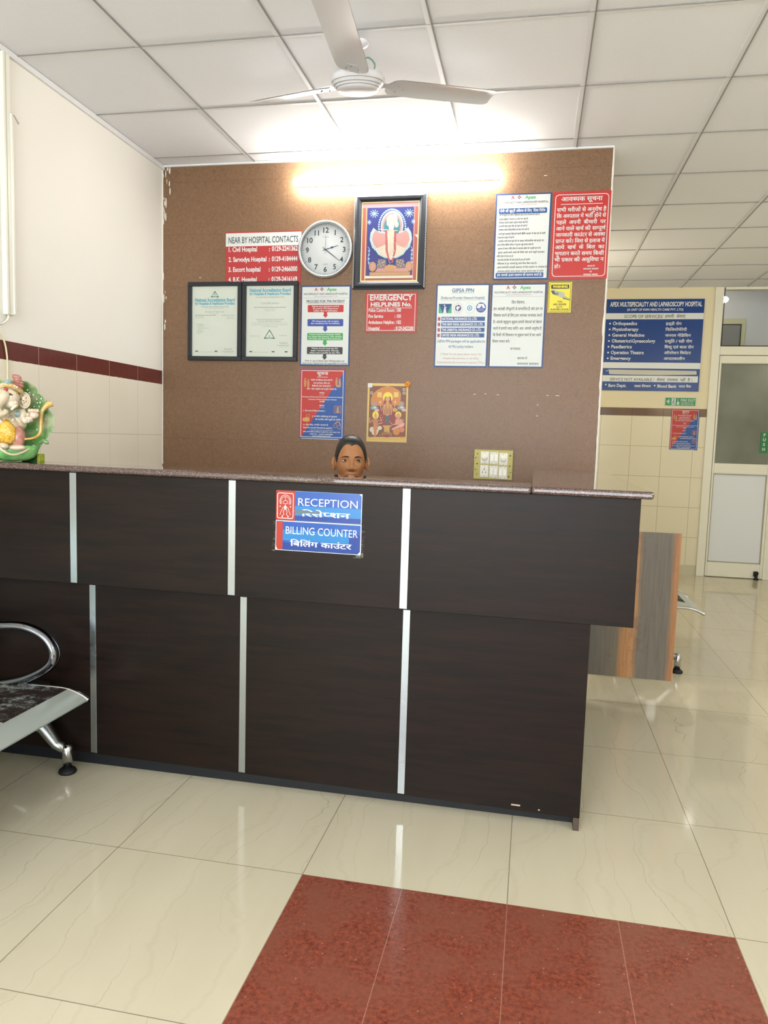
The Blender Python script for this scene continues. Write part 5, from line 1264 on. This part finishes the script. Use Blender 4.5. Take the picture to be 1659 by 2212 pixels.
me2 = bpy.data.meshes.new_from_object(bo.evaluated_get(bpy.context.evaluated_depsgraph_get())); bo.modifiers.clear(); bo.data = me2; me2.name = 'body'
me2.materials.clear(); me2.materials.append(m_skin); me2.polygons.foreach_set('material_index', [0]*len(me2.polygons)); me2.polygons.foreach_set('use_smooth', [True]*len(me2.polygons)); bo.parent = per
# clothing
CV = [(0, .04, .52), (0, .05, .66), (0, .05, .84), (0, .045, .93), (0, .035, .965)]; CR = [(.17, .13), (.145, .112), (.158, .118), (.10, .088), (.072, .068)]
V, Ed, R = CV, [(0, 1), (1, 2), (2, 3), (3, 4)], CR
for s in (-1, 1): add([(s*.15, .05, .925), (s*.188, .07, .80), (s*.20, .06, .72)], [.066, .058, .052], 3)
for s in (-1, 1): add([(s*.09, -.02, .50), (s*.10, -.22, .515), (s*.10, -.40, .50), (s*.10, -.41, .30), (s*.10, -.40, .16)], [.105, .092, .078, .068, .062], 0)
me = skin_mesh(V, Ed, R); me.materials.append(mat('plum cotton', '#6a3a4c', .8)); co = bpy.data.objects.new('tunic', me); COL.objects.link(co); co.parent = per
# eyes
m_eye = mat('eye white', '#d9cfc4', .2); m_iris = mat('dark iris', '#150d0a', .15); m_brow = mat('eyebrow', '#1d130f', .7); m_lid = mat('lid skin', '#8f5c3e', .45)
for s in (-1, 1):
    fy_ = face(math.asin(3.05/6.7), 0).y; ec = Vector((s*.0305, fy_+.0093, hz+.0005))
    m = MB(); m.ball(ec, .0142, m_eye, 24); ey = m.build('eyeball', per)
    m = MB()
    m.lathe([(0, .0003), (.0064, -.0006), (.0064, -.0014), (0, -.0008)], m_iris, 20, fn=lambda p: Vector((p.x+ec.x+.0012, -p.z+ec.y-.0141, p.y+ec.z+.001))); m.build('iris', ey)
    # lids: shells over the ball that leave an almond gap
    for up_ in (1, -1):
        m = MB(); rows = []
        for j in range(7):
            row = []
            for i in range(17):
                u = -1+2*i/16; half_ = (.40 if up_ > 0 else .26)*(1-u*u)**.8*1.0
                v0_ = up_*half_; v1_ = up_*1.15; v = v0_+(v1_-v0_)*j/6
                ang = u*1.12; r = (.0151 if up_ > 0 else .0154)
                row.append(ec+Vector((r*math.sin(ang)*math.cos(v*.9), -r*math.cos(ang)*math.cos(v*.9), r*math.sin(v*.9)+.0012*u*s*(1))))
            rows.append(row)
        m.quads(rows, m_skin, closed=False); m.build('eyelid', per)
        if up_ > 0: m = MB(); m.tube(rows[0], [.0002+.0010*(1-abs(-1+2*i/16)**3) for i in range(17)], m_brow, 6); m.build('lash_line', per)
        else: m = MB(); m.tube(rows[0], [.0001+.0005*(1-abs(-1+2*i/16)**3) for i in range(17)], m_lid, 6); m.build('lash_line', per)
    m = MB(); bp = []
    for i in range(13):
        u = i/12; bx_ = (.0135+.034*u)*s; bz_ = hz+.0155+.0062*math.sin(math.pi*(.12+.80*u))-.002*u
        # lie on the sculpted brow
        best = None; X_, Z_ = bx_*100, (bz_-hz)*100; az, el = math.asin(max(-1, min(1, X_/6.9))), math.asin(Z_/11.6)
        p = face(az, el); bp.append(Vector((bx_, p.y-.0004, bz_)))
    m.tube(smooth_path(bp, 2), [(.0016+.0010*math.sin(math.pi*min(1, i/26+.25)))*(1-.75*(i/24)**3) for i in range(25)], m_brow, 8); m.build('eyebrow', per)
for s in (-1, 1): m = MB(); m.ball((s*.0062, -.0955, hz-.0425), (.0030, .0024, .0016), m_brow, 10); m.build('nostril', per)
m_lip = mat('lip skin', '#8a4c42', .4)
m = MB(); m.tube(smooth_path([(-.022, -.0765, hz-.0635), (-.010, -.0865, hz-.0615), (0, -.0885, hz-.0625), (.010, -.0865, hz-.0615), (.022, -.0765, hz-.0635)], 4), [.0010]+[.0028]*15+[.0010], m_lip, 8); m.build('lip', per)
m = MB(); m.tube(smooth_path([(-.019, -.0775, hz-.065), (0, -.0875, hz-.0695), (.019, -.0775, hz-.065)], 5), [.0010]+[.0034]*9+[.0010], m_lip, 8); m.build('lip', per)
# hair: a cap grown from the skull, cut along the hairline, and a bun
m = MB(); nA, nE = 120, 80; R2 = []
def hairp(az, el, thick):
    x, y, z = skull(az, el, 0)
    s_ = 1+thick/9; top_ = 1+.25*thick/11*max(0, z/11.6)
    return Vector((x*s_*.01, (y*s_+.15)*.01, (z*top_+.0)*.01+hz))
def edge(az):   # lowest elevation of the hair at this azimuth
    a = abs(az); d = math.degrees(a)
    pts = [(0, 35), (7, 38), (16, 40), (28, 39), (40, 34), (52, 24), (61, 11), (69, -1), (80, -6), (92, -2), (104, -26), (130, -44), (180, -46)]
    for (a0, e0), (a1, e1) in zip(pts, pts[1:]):
        if d <= a1: return math.radians(e0+(e1-e0)*(d-a0)/(a1-a0))
    return math.radians(-46)
for j in range(nE+1):
    row = []
    for i in range(nA):
        az = -math.pi+2*math.pi*i/nA; e0 = edge(az); tt = j/nE; el = e0+(math.pi/2-e0)*tt
        th = .10+.72*min(1, tt*5.0)**.6+.3*math.sin(math.pi*min(1, tt*1.2))+.05*noise.noise((az*30, 0, tt*2))
        row.append(hairp(az, el, th))
    R2.append(row)
m.quads(R2, m_hair)
hr = m.build('hair', per)
m = MB(); m.ball((0, .115, hz-.015), (.036, .030, .036), m_hair, 20); m.build('hair_bun', per)
m = MB(); m.tube(smooth_path([(.064, -.03, hz+.035), (.0715, -.020, hz+.015), (.0755, -.016, hz-.0), (.077, -.012, hz-.03)], 4), .0007, m_hair, 6); m.build('loose_strand', hr)
# simple office chair carrying her
ch = empty('office_chair', (HC.x, HC.y, 0), 'dark chair the woman sits on behind the counter', 'chair', rz=HA)
mch_ = mat('dark chair fabric', '#22242a', .8)
m = MB(); m.box((-.23, -.20, .345), (.23, .23, .405), mch_, .02, 3); m.build('seat', ch)
m = MB(); m.box((-.20, .235, .55), (.20, .275, .90), mch_, .018, 3); m.build('backrest', ch)
m = MB(); m.box((-.02, .255, .36), (.02, .285, .60), black, .004); m.build('back_bracket', ch)
m = MB(); m.tube([(0, 0, .05), (0, 0, .345)], .025, chrome, 14); m.build('column', ch)
for k in range(5):
    a = 2*math.pi*k/5+.3; m = MB(); m.tube([(0, 0, .085), (.24*math.cos(a), .24*math.sin(a), .06)], [.02, .013], black, 10); m.ball((.245*math.cos(a), .245*math.sin(a), .026), .026, black, 12); m.build('leg', ch)

bpy.data.objects.remove(_fo); bpy.data.curves.remove(_fc)
